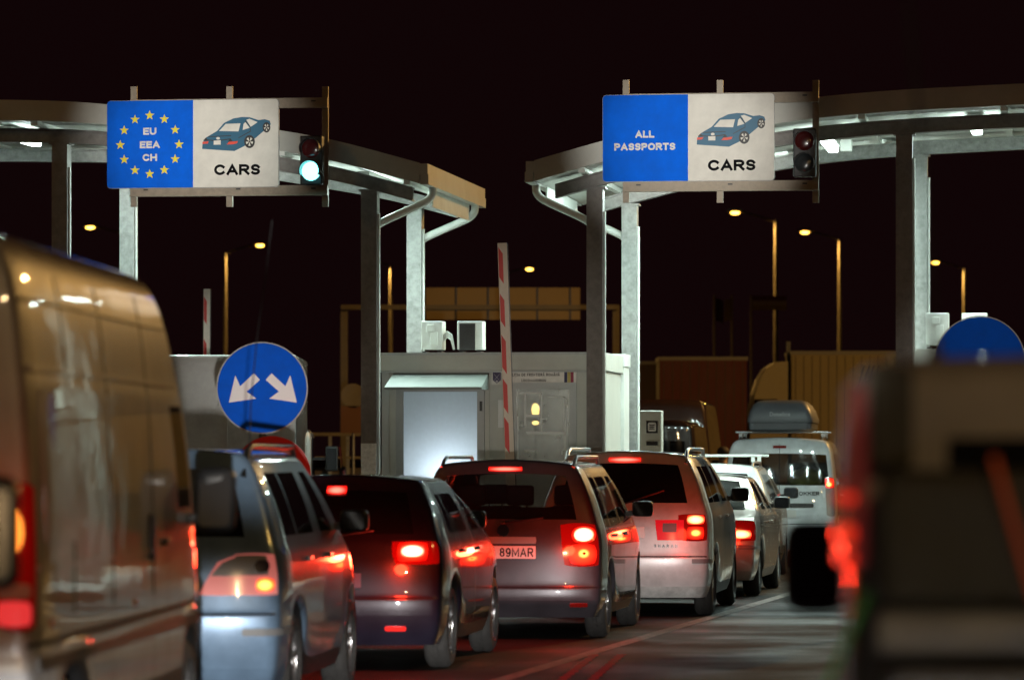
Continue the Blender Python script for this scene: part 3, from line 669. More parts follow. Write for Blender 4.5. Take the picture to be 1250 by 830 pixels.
# ------------------------------------------------------------------ vehicles
def interp_lv(lv, z, i):
    for a, b_ in zip(lv, lv[1:]):
        if a[0] <= z <= b_[0]: return a[i]+(b_[i]-a[i])*(z-a[0])/(b_[0]-a[0])
    return lv[-1][i]
_wheels = {}
def wheel(parent, r, x, y, side, style):
    key = (r, style)
    if key not in _wheels:
        m = MB(); w_ = .2
        m.lathe([(w_/2-.03, r*.66), (w_/2, r*.72), (w_/2-.005, r*.9), (w_/2-.03, r*.985), (w_/2-.05, r), (.02, r), (.015, r*.985), (-.015, r*.985), (-.02, r), (-w_/2+.05, r), (-w_/2+.03, r*.985), (-w_/2+.005, r*.9), (-w_/2, r*.72), (-w_/2+.03, r*.66)], 40)
        bmesh.ops.recalc_face_normals(m.bm, faces=m.bm.faces)
        ty = bpy.data.meshes.new('tyre'); m.bm.to_mesh(ty); m.bm.free(); ty.materials.append(RUBBER)
        m = MB(); m.lathe([(w_/2-.02, r*.67), (w_/2-.03, r*.62), (w_/2-.09, r*.6), (-w_/2+.03, r*.64)], 40)
        n = style
        for k in range(n):
            a = 2*math.pi*k/n
            q = Matrix.Rotation(a, 3, 'X')
            m.box(q @ Vector((w_/2-.045, 0, r*.36)), (.03, r*.17, r*.56), q)
        m.cyl((w_/2-.075, 0, 0), (w_/2-.015, 0, 0), r*.16)
        bmesh.ops.recalc_face_normals(m.bm, faces=m.bm.faces)
        ri = bpy.data.meshes.new('rim'); m.bm.to_mesh(ri); m.bm.free(); ri.materials.append(ALLOY)
        m = MB(); m.cyl((-w_/2+.05, 0, 0), (w_/2-.10, 0, 0), r*.6, n=32)
        hb = bpy.data.meshes.new('brake_disc'); m.bm.to_mesh(hb); m.bm.free(); hb.materials.append(BLACK)
        for me in (ty, ri):
            for p in me.polygons: p.use_smooth = True
            me.set_sharp_from_angle(angle=R(35))
        _wheels[key] = (ty, ri, hb)
    ty, ri, hb = _wheels[key]
    o = link('wheel', ri, parent, (x, y, r)); 
    if side < 0: o.rotation_euler.z = math.pi
    link('tyre', ty, o); link('brake_disc', hb, o)
    return o
def patch(bvh, quad, d, nx=8, ny=6, off=.006, rnd=.15):
    """a raised patch on the shell: bilinear quad (bl, br, tr, tl) shot along d on to the body"""
    q = [Vector(p) for p in quad]; d = Vector(d).normalized(); m = MB(); G = []
    for j in range(ny+1):
        row = []
        for i in range(nx+1):
            a, b_ = i/nx*2-1, j/ny*2-1
            a2, b2 = a*math.sqrt(1-rnd*b_*b_), b_*math.sqrt(1-rnd*a*a)
            s, t = (a2+1)/2, (b2+1)/2
            p = q[0]*(1-s)*(1-t)+q[1]*s*(1-t)+q[2]*s*t+q[3]*(1-s)*t
            h = bvh.ray_cast(p-d*1.2, d, 3.)
            row.append((h[0], h[1] if h[1] is not None and h[1].dot(d) < 0 else (-h[1] if h[1] is not None else None)))
        G.append(row)
    for row in G:                                                  # fill misses from neighbours
        good = [c for c in row if c[0] is not None]
        for i, c in enumerate(row):
            if c[0] is None:
                row[i] = min(((abs(i-k), row[k]) for k in range(len(row)) if row[k][0] is not None), key=lambda t: t[0])[1] if good else (q[0], -d)
    T = [[m.bm.verts.new(c[0]+c[1]*off) for c in row] for row in G]
    B = [[m.bm.verts.new(c[0]-c[1]*.012) for c in row] for row in G]
    for j in range(ny):
        for i in range(nx): 
            try: m.bm.faces.new((T[j][i], T[j][i+1], T[j+1][i+1], T[j+1][i]))
            except ValueError: pass
    ring = [(0, i) for i in range(nx)]+[(j, nx) for j in range(ny)]+[(ny, i) for i in range(nx, 0, -1)]+[(j, 0) for j in range(ny, 0, -1)]
    for (a, b_), (c, e_) in zip(ring, ring[1:]+ring[:1]):
        m.bm.faces.new((T[a][b_], B[a][b_], B[c][e_], T[c][e_]))
    return m
def vehicle(name, label, cat, loc, yaw, sp, group=None):
    lv, L = sp['lv'], sp['L']; n = len(lv); ya, ym, yb = sp['an']; bow = sp.get('bow', .11); fb = sp.get('fbow', .25)
    kb, kt = sp['belt'], sp['wtop']; wr = sp['wr']; crown = sp.get('crown', .05)
    ywr, ywf = sp['wheels']; Ra = wr+.055
    t = thing(name, label, cat, loc, yaw, group)
    cols = sp.get('cols', [0, .25, .5, .68, .80, .91, 1.0])
    CC = [-c for c in cols[:0:-1]]+cols
    st = {0., .3, *((.05, .14) if 'cols' in sp else (.11,)), L-.5, L-.25, L-.1, L, ya, ym, yb}
    for yc in (ywr, ywf):
        for o in (-1.08, -.98, -.85, -.6, -.3, 0, .3, .6, .85, .98, 1.08): st.add(round(yc+o*Ra, 4))
    seams = sp.get('seams', [])
    for s in seams: st |= {s-.007, s+.007, s-.035, s+.035}
    wins = sp.get('wins', [])
    for a, b_ in wins: st |= {a, b_}
    st = sorted(y for y in st if 0 <= y <= L)
    keep = {0., L, *[s+d_ for s in seams for d_ in (-.007, .007, -.035, .035)], *[y for w_ in wins for y in w_]}
    S = [st[0]]
    for y in st[1:]:
        if y-S[-1] < .035 and y not in keep: continue
        while len(S) > 1 and y-S[-1] < .035 and S[-1] not in keep: S.pop()
        S.append(y)
    if S[-1] != L: S.append(L)
    zK = sp.get('zK', .80)
    def ymap(k, y):
        _, yr, yf, _ = lv[k]; yr += bow; yf -= fb; e = min(yb, yf-.05)
        if y <= ya: return yr+(ya-yr)*y/ya
        if y <= ym: return y
        if y <= yb: return ym+(e-ym)*(y-ym)/(yb-ym)
        return e+(yf-e)*(y-yb)/(L-yb)
    def wf(y): return 1-.035*(1-min(1, y/.5))**2-sp.get('nose', .14)*max(0, (y-(L-1.0))/1.0)**2
    def zz(k, y):
        z = lv[k][0]
        if z >= zK: return z
        ar = 0
        for yc in (ywr, ywf):
            if abs(y-yc) < Ra: ar = max(ar, wr+math.sqrt(Ra*Ra-(y-yc)**2)*1.0)
        if ar > lv[0][0]:
            f = (z-lv[0][0])/(zK-lv[0][0]); return ar+f*(max(zK, ar+.02)-ar)
        return z
    def cw(k): return crown*max(0, (lv[k][0]-lv[kb][0])/(lv[-1][0]-lv[kb][0]))
    bm = bmesh.new(); tags = ['body']; 
    def ti(nm):
        if nm not in tags: tags.append(nm)
        return tags.index(nm)
    N = bm.verts.new; hw = lambda k, y: lv[k][3]*wf(y)
    SD = {s: [[N((s*hw(k, y), ymap(k, y), zz(k, y))) for y in S] for k in range(n)] for s in (-1, 1)}
    def cap(front):
        rows = []
        for k in range(n):
            j = len(S)-1 if front else 0; row = []
            for c in CC:
                if c == -1: row.append(SD[-1][k][j])
                elif c == 1: row.append(SD[1][k][j])
                else:
                    y = lv[k][2]-fb*abs(c)**2.2 if front else lv[k][1]+bow*abs(c)**3
                    row.append(N((c*hw(k, S[j]), y, lv[k][0]+cw(k)*(1-c*c))))
            rows.append(row)
        return rows
    RC, FC = cap(False), cap(True)
    rw = sp.get('rwin', .8); 
    for k in range(n-1):
        for i in range(len(CC)-1):
            cm = (CC[i]+CC[i+1])/2
            f = bm.faces.new((RC[k][i], RC[k][i+1], RC[k+1][i+1], RC[k+1][i]))
            if kb <= k < kt and rw and abs(cm) < rw: f.material_index = ti('rear_window')
            elif k in sp.get('gaps', ()): f.material_index = ti('panel_gap#r%d' % k)
            elif k in sp.get('lower', ()): f.material_index = ti('rear_bumper')
            f = bm.faces.new((FC[k][i], FC[k][i+1], FC[k+1][i+1], FC[k+1][i]))
            if kb <= k < kt and abs(cm) < .9: f.material_index = ti('windscreen')
            elif k in sp.get('lower', ()): f.material_index = ti('front_bumper')
        for s in (-1, 1):
            g = SD[s]
            for j in range(len(S)-1):
                f = bm.faces.new((g[k][j], g[k][j+1], g[k+1][j+1], g[k+1][j])); y = (S[j]+S[j+1])/2
                hit = [i for i, (a, b_) in enumerate(wins) if a <= y <= b_]
                if kb <= k < kt and hit: f.material_index = ti('side_window#%d%d' % (hit[0], s))
                elif any(abs(y-q) < .006 for q in seams) and k >= sp.get('seam_k', 1) and k < sp.get('seam_top', kb): f.material_index = ti('panel_gap#%d_%d' % (s, [i for i, q in enumerate(seams) if abs(y-q) < .006][0]))
                elif k in sp.get('side_gaps', ()): f.material_index = ti('panel_gap#side%d' % s)
                elif k in sp.get('lower', ()) and y < .55: f.material_index = ti('rear_bumper')
                elif k in sp.get('sill', ()): f.material_index = ti('sill#%d' % s)
    g0, g1 = SD[-1][n-1], SD[1][n-1]; rows = []
    for j, y in enumerate(S):
        if j == 0: rows.append(RC[n-1]); continue
        if j == len(S)-1: rows.append(FC[n-1]); continue
        rows.append([g0[j]]+[N((c*hw(n-1, y), ymap(n-1, y)+(lv[n-1][1]+bow*abs(c)**3-lv[n-1][1]-bow)*max(0, 1-y/ya), lv[n-1][0]+crown*(1-c*c))) for c in CC[1:-1]]+[g1[j]])
    for j in range(len(S)-1):
        for i in range(len(CC)-1): bm.faces.new((rows[j][i], rows[j][i+1], rows[j+1][i+1], rows[j+1][i]))
    bmesh.ops.recalc_face_normals(bm, faces=bm.faces)
    me = bpy.data.meshes.new('shell'); bm.to_mesh(me); bm.free()
    for _ in tags: me.materials.append(BLACK)
    tmp = link('shell', me); md = tmp.modifiers.new('s', 'SUBSURF'); md.levels = md.render_levels = 2; md.boundary_smooth = 'PRESERVE_CORNERS'
    dg = bpy.context.evaluated_depsgraph_get(); em = bpy.data.meshes.new_from_object(tmp.evaluated_get(dg)); bpy.data.objects.remove(tmp)
    fb_ = bmesh.new(); fb_.from_mesh(em); bvh = BVHTree.FromBMesh(fb_)
    M_ = sp['mats']; objs = {}
    for i, tg in enumerate(tags):
        bb = fb_.copy(); bmesh.ops.delete(bb, geom=[f for f in bb.faces if f.material_index != i], context='FACES')
        if not bb.faces: bb.free(); continue
        nm = tg.split('#')[0]; m2 = bpy.data.meshes.new(nm)
        for f in bb.faces: f.material_index = 0; f.smooth = True
        bb.to_mesh(m2); bb.free()
        m2.materials.append(M_.get(nm.replace('rear_', '').replace('front_', '') if 'bumper' in nm else nm) or {'rear_window': GLASS, 'side_window': GLASS, 'windscreen': GLASS, 'panel_gap': INK, 'sill': BLACK, 'rear_bumper': M_['body'], 'front_bumper': M_['body']}[nm])
        objs[tg] = link(nm, m2, t)
    fb_.free()
    # underside, wheel wells
    m = MB(); m.box((0, L/2, lv[0][0]+.14), (lv[1][3]*1.55, L*.9, .2)); m.build('underbody', BLACK, t)
    hwx = lv[2][3]
    for yc in (ywr, ywf):
        for s in (-1, 1): m = MB(); m.box((s*(hwx-.27), yc, wr*1.3), (.3, Ra*2.0, wr*1.35)); m.build('wheel_well', INK, t)
    for yc in (ywr, ywf):
        for s in (-1, 1): wheel(t, wr, s*(hwx-.12), yc, s, sp.get('spokes', 5))
    rear = lambda x, z, dy=0.: (lambda h: Vector((x, (h[0].y if h[0] is not None else 0)+dy, z)))(bvh.ray_cast((x, -3, z), (0, 1, 0), 6))
    side = lambda y, z, s=1: (lambda h: Vector((h[0].x if h[0] is not None else s*lv[kb][3], y, z)))(bvh.ray_cast((s*4, y, z), (-s, 0, 0), 6))
    H = dict(t=t, bvh=bvh, rear=rear, side=side, objs=objs, sp=sp)
    # mirrors
    ms = sp.get('mirror', (.2, .15)); mz = sp.get('mz', lv[kb][0]+.1)
    for s in (-1, 1):
        p = side(yb-.28, mz, s); m = MB()
        c = Vector((p.x+s*(ms[0]/2+.05), p.y+.06, mz))
        m.box(c, (ms[0], .13, ms[1]), None, .06 if ms[1] > .2 else .045); m.bar((p.x-s*.03, p.y+.08, mz-ms[1]*.3), (c.x, c.y+.02, mz-ms[1]*.25), .06, .05)
        mo = m.build('side_mirror', sp.get('mirror_mat', BLACK), t, True)
        m = MB(); m.prism(rrect(c.x-ms[0]*.41, c.x+ms[0]*.41, mz-ms[1]*.40, mz+ms[1]*.40, .03), c.y-.068, c.y-.066)
        for v_ in m.bm.verts: v_.co.y += (v_.co.z-mz)*.16-.012-s*(v_.co.x-c.x)*.05
        m.build('mirror_glass', MIRROR, mo)
    for y in sp.get('handles', ()):
        for s in (-1, 1):
            p = side(y, lv[kb][0]-.12, s); m = MB(); m.box((p.x+s*.012, y, p.z), (.03, .17, .03), None, .008); m.build('door_handle', sp.get('handle_mat', M_['body']), t, True)
    return H
def add_patch(H, name, quad, d, m, parent=None, off=.006, rnd=.15, nx=8, ny=6):
    return patch(H['bvh'], quad, d, nx, ny, off, rnd).build(name, m, parent or H['t'], True)
def rq(x0, x1, z0, z1, y=0.): return [(x0, y, z0), (x1, y, z0), (x1, y, z1), (x0, y, z1)]
REAR = (0, 1, 0)
def corner(s): return (-s*.75, 1, 0)
def cq(s, xi, xo, z0, z1, side_y, zi0=None, zi1=None):
    """quad from the rear face at xi to the flank at side_y"""
    a, b_ = (s*xi, 0, z0 if zi0 is None else zi0), (s*xo, side_y, z0); c, e = (s*xo, side_y, z1), (s*xi, 0, z1 if zi1 is None else zi1)
    return [a, b_, c, e] if s > 0 else [b_, a, e, c]
def third_light(H, z, w_, on=True, h=.028):
    add_patch(H, 'third_brake_light', rq(-w_/2, w_/2, z-h/2, z+h/2), REAR, bulb_mat('high_brake_glow', (1, .045, .03), 11, (1, .008, .004), 2.) if on else LENS_DIM, off=.02, rnd=.02)
def plate_(H, z, txt, off=.02, w_=.52, x=0., m=None):
    p = H['rear'](x, z, -off)
    mb = MB(); mb.box((x, p.y, z), (w_, .014, .115), None, .004); o = mb.build('number_plate', m or PLATE, H['t'])
    if txt: text('lettering', txt, .080, SINK, o, (x+.01, p.y-.009, z), bold=.15, sx=.86, gap=.13)
    return o
def rails(H, x, y0, y1, m, h=.06, r=.018):
    for s in (-1, 1):
        pts = []
        for i in range(15):
            f = i/14; y = y0+(y1-y0)*f; hit = H['bvh'].ray_cast((s*x, y, 4), (0, 0, -1), 6)
            zt = hit[0].z if hit[0] is not None else 1.5
            pts.append((s*x, y, zt+h*min(1, min(f, 1-f)*9)-.012))
        mb = MB(); mb.tube(pts, r); mb.build('roof_rail', m, H['t'], True)
def wiper(H, x0, z0, x1, z1):
    a, c = H['rear'](x0, z0, -.02), H['rear'](x1, z1, -.02); mb = MB(); mb.tube([a, (a+c)/2-Vector((0, .01, 0)), c], .009, 6); mb.ball(a, .022); mb.build('rear_wiper', BLACK, H['t'])
def exhaust(H, x): 
    mb = MB(); mb.cyl((x, .12, .24), (x, .5, .24), .032); mb.build('exhaust_pipe', STEEL_D, H['t'], True)
def seats(H, rows, z):
    for y, xs, bench in rows:
        for x in xs:
            wd = .5
            mb = MB(); mb.box((x, y, z-.25), (wd, .14, .62), Matrix.Rotation(R(-12), 3, 'X'), .05); mb.box((x, y+.28, z-.52), (wd, .5, .16), None, .05)
            s_ = mb.build('seat', SEAT, H['t'], True)
            mb = MB(); mb.box((x, y-.09, z+.17), (.26, .1, .19), None, .04); mb.cyl((x-.06, y-.07, z), (x-.06, y-.07, z+.1), .008, n=8); mb.cyl((x+.06, y-.07, z), (x+.06, y-.07, z+.1), .008, n=8); mb.build('headrest', SEAT, s_, True)
def whip(H, x, y, pts, r=.006):
    h = H['bvh'].ray_cast((x, y, 4), (0, 0, -1), 6); z = h[0].z if h[0] is not None else 1.5
    mb = MB(); mb.tube([(x, y, z-.01)]+[(x+a, y+c, z+d) for a, c, d in pts], [r]+[r*.7]*len(pts), 6); mb.cyl((x, y, z-.02), (x, y, z+.05), .02, .012, 10); mb.build('antenna', BLACK, H['t'], True)

def mpv_levels(L, H, hw, zb, nose=.9, rake=.32, wsb=1.05, wst=1.75, bl=.6):
    """bumper ledge at bl, belt at zb, roof H; rake: forward lean of the tail at roof; wsb/wst: windscreen foot/top measured from the nose"""
    return [(.20, .14, L-.12, hw*.92), (.30, .05, L-.03, hw*.97), (bl-.12, .0, L, hw), (bl-.022, .0, L-.01, hw), (bl, .002, L-.01, hw), (bl+.008, .016, L-.02, hw), (bl+.03, .024, L-.02, hw), (max(.80, bl+.12), .04, L-.06, hw),
            (zb-.10, .06, L-.25, hw*.995), (zb, .085, L-wsb+.12, hw*.975), (zb+.045, .10, L-wsb, hw*.955),
            (zb+(H-zb)*.5, rake*.48+.04, L-(wsb+wst)/2, hw*.87), (H-.135, rake*.86, L-wst+.06, hw*.775), (H-.07, rake*.95, L-wst, hw*.735), (H-.035, rake, L-wst-.06, hw*.69)]

# --- dark MPV with the number plate (roof rails, both left of the centre lane)
P_TOUR = paint('paint_charcoal', (.055, .052, .062), .34, .5)
L = 4.39
spT = dict(L=L, lv=mpv_levels(L, 1.615, .897, 1.0, rake=.26, bl=.47), belt=10, wtop=12, an=(.95, 1.95, 3.15), wheels=(.80, 3.48), wr=.325, crown=.045,
    wins=[(.42, .98), (1.04, 1.92), (2.0, 2.95)], seams=[1.0, 1.97, 3.05], gaps=(4,), side_gaps=(), rwin=.82, mats=dict(body=P_TOUR, rear_window=GLASS_T, windscreen=GLASS_T), handles=(1.2, 2.2), spokes=7,
    sill=(0,), lower=(0, 1))
spT['mats']['bumper'] = P_TOUR
def mpv_rows(): return [(1.35, (-.45, 0, .45), 1), (2.45, (-.38, .38), 0)]
H = vehicle('car', 'dark grey people carrier with roof rails and plate ending 89MAR', 'car', (wx(613, 36.8), 36.8, 0), -R(7.5), spT, 'cars queuing for the booths')
third_light(H, 1.535, .30); 
for s in (-1, 1):
    ln = add_patch(H, 'tail_light', cq(s, .59, .86, .66, 1.05, .16), corner(s), LENS, nx=12, ny=10)
    add_patch(H, 'brake_bulb', rq(s*.72-.085, s*.72+.085, .885, 1.005), REAR, BRAKE_HOT, ln, off=.016, rnd=.42)
    add_patch(H, 'lamp_rim', rq(s*.72-.105, s*.72+.105, .87, 1.02), REAR, TAIL, ln, off=.010, rnd=.42)
    r_ = add_patch(H, 'lamp_ring', rq(s*.72-.125, s*.72+.115, .675, .865), REAR, TAIL, ln, off=.014, rnd=.3)
    add_patch(H, 'amber_bulb', rq(s*.73-.055, s*.73+.045, .735, .82), REAR, TAIL_O, ln, off=.021, rnd=.45)
    add_patch(H, 'bulb_core', rq(s*.725-.015, s*.725+.015, .765, .79), REAR, LENS, ln, off=.026, rnd=.45)
    add_patch(H, 'front_indicator', [(s*.9, 3.95, .72), (s*.9, 4.3, .70), (s*.9, 4.2, .80), (s*.9, 3.9, .92)], (-s, -.25, 0), LENS_CLEAR, off=.004)
    light('POINT', 'brake_spill', (s*.72, -.42, .92), 26, (1, .03, .01), .08, parent=H['t'])
    add_patch(H, 'bumper_reflector', rq(s*.68-.08, s*.68+.08, .30, .335), REAR, LENS_DIM, off=.006)
plate_(H, .79, 'GL 89MAR', x=.04)
add_patch(H, 'plate_garnish', rq(-.30, .30, .865, .925), REAR, mat('satin_silver', (.5, .5, .5), .3, .6), off=.014, rnd=.05)
mb = MB(); p = H['rear'](0, .985, -.008); mb.cyl(p, p-Vector((0, .014, 0)), .055, n=28); mb.build('badge', CHROME, H['t'])
rails(H, .60, .35, 2.6, ALLOY, .075); wiper(H, 0, 1.05, .36, 1.10); exhaust(H, -.45)
mb = MB(); mb.tube([(-.5, .2, .22), (-.45, .12, .20), (-.38, .10, .16), (-.36, .10, .20), (-.30, .14, .22)], .012); mb.build('towing_eye', BLACK, H['t'])
add_patch(H, 'window_line', [(.95, .5, .985), (.95, 3.0, .985), (.95, 3.0, 1.005), (.95, .5, 1.005)], (-1, 0, 0), CHROME, off=.005, rnd=0, nx=14, ny=1)
seats(H, mpv_rows(), 1.12)

# --- silver MPV with the red band across the tail
P_SHAR = paint('paint_silver', (.55, .55, .55), .34, .25)
L = 4.63
spS = dict(L=L, lv=mpv_levels(L, 1.70, .905, 1.09, rake=.36, bl=.62), belt=10, wtop=12, an=(1.0, 2.1, 3.3), wheels=(.86, 3.70), wr=.33, crown=.045,
    wins=[(.42, 1.12), (1.18, 2.06), (2.14, 3.05)], seams=[1.15, 2.1, 3.1], gaps=(4,), rwin=.82, mats=dict(body=P_SHAR), handles=(1.35, 2.35), spokes=6, sill=(0,), lower=(0,))
spS['mats']['bumper'] = mat('bumper_grey', (.45, .45, .44), .5, noise=.3, nscale=10)
H = vehicle('car', 'silver people carrier with red band across its tailgate', 'car', (wx(759, 42), 42, 0), -R(7.4), spS, 'cars queuing for the booths')
third_light(H, 1.615, .33)
for s in (-1, 1):
    ln = add_patch(H, 'tail_light', cq(s, .64, .87, .78, 1.06, .16), corner(s), LENS, nx=10)
    add_patch(H, 'brake_bulb', rq(s*.745-.085, s*.745+.085, .955, 1.045), REAR, BRAKE, ln, off=.016, rnd=.2)
    add_patch(H, 'tail_bulb', rq(s*.745-.085, s*.745+.085, .80, .93), REAR, TAIL, ln, off=.015, rnd=.2)
    add_patch(H, 'amber_bulb', rq(s*.75-.05, s*.75+.05, .83, .90), REAR, TAIL_O, ln, off=.022, rnd=.4)
    light('POINT', 'brake_spill', (s*.75, -.4, .95), 9, (1, .03, .01), .08, parent=H['t'])
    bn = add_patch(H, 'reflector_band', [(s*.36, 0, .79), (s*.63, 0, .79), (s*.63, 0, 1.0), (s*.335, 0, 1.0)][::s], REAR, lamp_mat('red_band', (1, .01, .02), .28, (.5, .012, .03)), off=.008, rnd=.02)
    add_patch(H, 'band_recess', rq(s*.49-.075, s*.49+.065, .875, .965), REAR, mat('recess_grey', (.12, .09, .1), .5), bn, off=.014, rnd=.05)
    add_patch(H, 'side_moulding', cq(s, .76, .92, .555, .60, .3), corner(s), mat('moulding_grey', (.16, .16, .16), .5), off=.012, rnd=.02)
plate_(H, .87, None, w_=.46)
text('lettering', 'SHARAN', .032, CHROME, H['t'], tuple(H['rear'](.45, .735, -.012)), bold=.2, gap=.6)
rails(H, .62, .4, 2.9, ALLOY, .075, .02); wiper(H, 0, 1.16, .42, 1.30); exhaust(H, -.5)
mb = MB(); mb.ball((.12, .02, .30), .035); mb.tube([(.12, .02, .28), (.12, .0, .2), (.12, .25, .18)], .02); mb.build('tow_ball', STEEL, H['t'], True)
seats(H, [(1.4, (-.45, 0, .45), 1), (2.5, (-.38, .38), 0)], 1.2)

# --- blue grey MPV at left
P_GAL = paint('paint_bluegrey', (.16, .25, .37), .28, .5)
L = 4.62
spG = dict(L=L, lv=mpv_levels(L, 1.70, .905, 1.06, rake=.34, bl=.66), belt=10, wtop=12, an=(1.0, 2.1, 3.3), wheels=(.90, 3.74), wr=.325, crown=.045,
    wins=[(.40, 1.12), (1.18, 2.06), (2.14, 3.05)], seams=[1.15, 2.1, 3.1], gaps=(4,), rwin=.80, mats=dict(body=P_GAL, rear_window=GLASS_T, windscreen=GLASS_T), handles=(1.35, 2.35), sill=(0,), lower=(0,))
H = vehicle('car', 'blue grey people carrier with clear and red tail lamps under the round sign', 'car', (wx(166, 25.6), 25.6, 0), -R(5.0), spG, 'cars queuing for the booths')
for s in (-1, 1):
    q = [(s*.38, 0, .78), (s*.66, 0, .78), (s*.66, 0, 1.045), (s*.50, 0, .99)]
    ln = add_patch(H, 'tail_light', q[::1] if s > 0 else [q[1], q[0], q[3], q[2]], REAR, lamp_mat('lit_red_lens', (1, .22, .19), .34, (.66, .30, .28)), off=.010, rnd=.1)
    add_patch(H, 'clear_lamp', [(s*.455, 0, .90), (s*.645, 0, .90), (s*.645, 0, 1.03), (s*.53, 0, .985)] if s > 0 else [(s*.645, 0, .90), (s*.455, 0, .90), (s*.53, 0, .985), (s*.645, 0, 1.03)], REAR, LENS_CLEAR, ln, off=.016, rnd=.1)
    l2 = add_patch(H, 'tail_light', cq(s, .685, .87, .78, 1.04, .16), corner(s), lamp_mat('lit_red_lens', (1, .22, .19), .34, (.66, .30, .28)), off=.010, rnd=.1, nx=10)
    add_patch(H, 'clear_lamp', cq(s, .69, .85, .905, 1.03, .1), corner(s), LENS_CLEAR, l2, off=.016, rnd=.12)
    add_patch(H, 'reversing_bulb', rq(s*.77-.045, s*.77+.045, .92, 1.0), REAR, CHROME, l2, off=.024, rnd=.45)
    add_patch(H, 'tail_bulb', rq(s*.795-.055, s*.795+.05, .805, .885), REAR, TAIL_O, l2, off=.02, rnd=.3)
    add_patch(H, 'side_moulding', cq(s, .70, .92, .53, .575, .5), corner(s), mat('moulding_grey', (.16, .16, .16), .5), off=.012, rnd=.02)
    add_patch(H, 'front_indicator', [(s*.9, 4.0, .70), (s*.9, 4.45, .66), (s*.9, 4.38, .82), (s*.9, 3.95, .98)], (-s, -.25, 0), mat('headlamp_lens', (.5, .3, .25), .1, .3, coat=.6), off=.006)
plate_(H, .80, None)
rails(H, .62, .35, 2.9, BLACK, .065, .022); wiper(H, 0, 1.12, .40, 1.2)
whip(H, .62, .62, [(.015, -.02, .35), (.05, 0, .75), (.10, .05, 1.15), (.14, .05, 1.5)], .006)
seats(H, [(1.4, (-.45, 0, .45), 1), (2.5, (-.38, .38), 0)], 1.2)

# --- dark hatchback with glowing brake lamps
P_HAT = paint('paint_midnight', (.018, .016, .030), .3, .4)
L = 4.25
spH = dict(L=L, lv=mpv_levels(L, 1.50, .885, .98, rake=.58, bl=.56, wst=1.9), belt=10, wtop=12, an=(1.05, 2.0, 3.1), wheels=(.80, 3.42), wr=.325, crown=.045,
    wins=[(.72, 1.06), (1.1, 1.95), (2.04, 2.85)], seams=[1.08, 2.0, 3.0], gaps=(4,), rwin=.82, mats=dict(body=P_HAT, bumper=P_HAT), handles=(1.3, 2.25), sill=(0,), lower=(0, 1))
H = vehicle('car', 'near black hatchback with glaring brake lamps and no roof rails', 'car', (wx(399, 31.4), 31.4, 0), -R(7.0), spH, 'cars queuing for the booths')
third_light(H, 1.385, .15, h=.04)
for s in (-1, 1):
    ln = add_patch(H, 'tail_light', cq(s, .56, .85, .82, 1.0, .18), corner(s), LENS, nx=10)
    add_patch(H, 'brake_bulb', rq(s*.645-.085, s*.645+.085, .88, .965), REAR, BRAKE_HOT, ln, off=.018, rnd=.1)
    add_patch(H, 'tail_bulb', rq(s*.64-.11, s*.64+.12, .845, .99), REAR, TAIL, ln, off=.012, rnd=.2)
    add_patch(H, 'bumper_reflector', rq(s*.52-.08, s*.52+.08, .315, .35), REAR, lamp_mat('lit_reflector', (1, .02, .01), .7, (.5, .02, .02)), off=.008)
    light('POINT', 'brake_spill', (s*.645, -.38, .90), 30, (1, .03, .01), .08, parent=H['t'])
    add_patch(H, 'front_indicator', [(s*.9, 3.75, .74), (s*.9, 4.1, .70), (s*.9, 4.0, .82), (s*.9, 3.7, .93)], (-s, -.25, 0), LENS_CLEAR, off=.004)
plate_(H, .70, None, m=mat('plate_dark', (.10, .08, .12), .4))
mb = MB(); p = H['rear'](0, .93, -.008); mb.cyl(p, p-Vector((0, .014, 0)), .05, n=28); mb.build('badge', CHROME, H['t'])
wiper(H, 0, 1.03, .34, 1.08)
h = H['bvh'].ray_cast((0, .7, 4), (0, 0, -1), 6); z = h[0].z
mb = MB(); mb.bar((-.0, .66, z-.01), (-.0, .80, z+.035), .03, .06); mb.tube([(0, .76, z+.02), (0, .6, z+.22)], .006, 6); mb.build('antenna', BLACK, H['t'])
seats(H, [(1.35, (-.42, .42), 1), (2.4, (-.38, .38), 0)], 1.03)

# --- beige silver saloon
P_SAL = paint('paint_champagne', (.40, .35, .31), .28, .5)
L = 4.45; hw_ = .87
lvE = [(.20, .12, L-.1, .80), (.30, .04, L-.02, .85), (.46, 0, L, hw_), (.578, .0, L-.01, hw_), (.60, .0, L-.01, hw_), (.608, .012, L-.02, hw_), (.63, .02, L-.02, hw_), (.76, .03, L-.06, hw_), (.88, .05, L-.2, hw_), (.955, .12, L-1.0, .85), (.985, .78, L-1.15, .83),
       (1.2, 1.05, L-1.5, .74), (1.365, 1.32, L-1.8, .655), (1.395, 1.42, L-1.88, .62), (1.41, 1.5, L-1.95, .58)]
spE = dict(L=L, lv=lvE, belt=10, wtop=12, an=(1.5, 2.05, 3.1), wheels=(.86, 3.58), wr=.315, crown=.04, wins=[(1.3, 1.98), (2.06, 2.9)], seams=[1.25, 2.02, 3.0], gaps=(4,), rwin=.85, mats=dict(body=P_SAL), handles=(1.4, 2.2), sill=(0,), lower=(0,), cols=[0, .25, .5, .72, .86, .94, 1.])
H = vehicle('car', 'champagne saloon with one lit tail lamp just ahead of the silver carrier', 'car', (wx(922, 47.9)-.86, 47.9, 0), -R(8.4), spE, 'cars queuing for the booths')
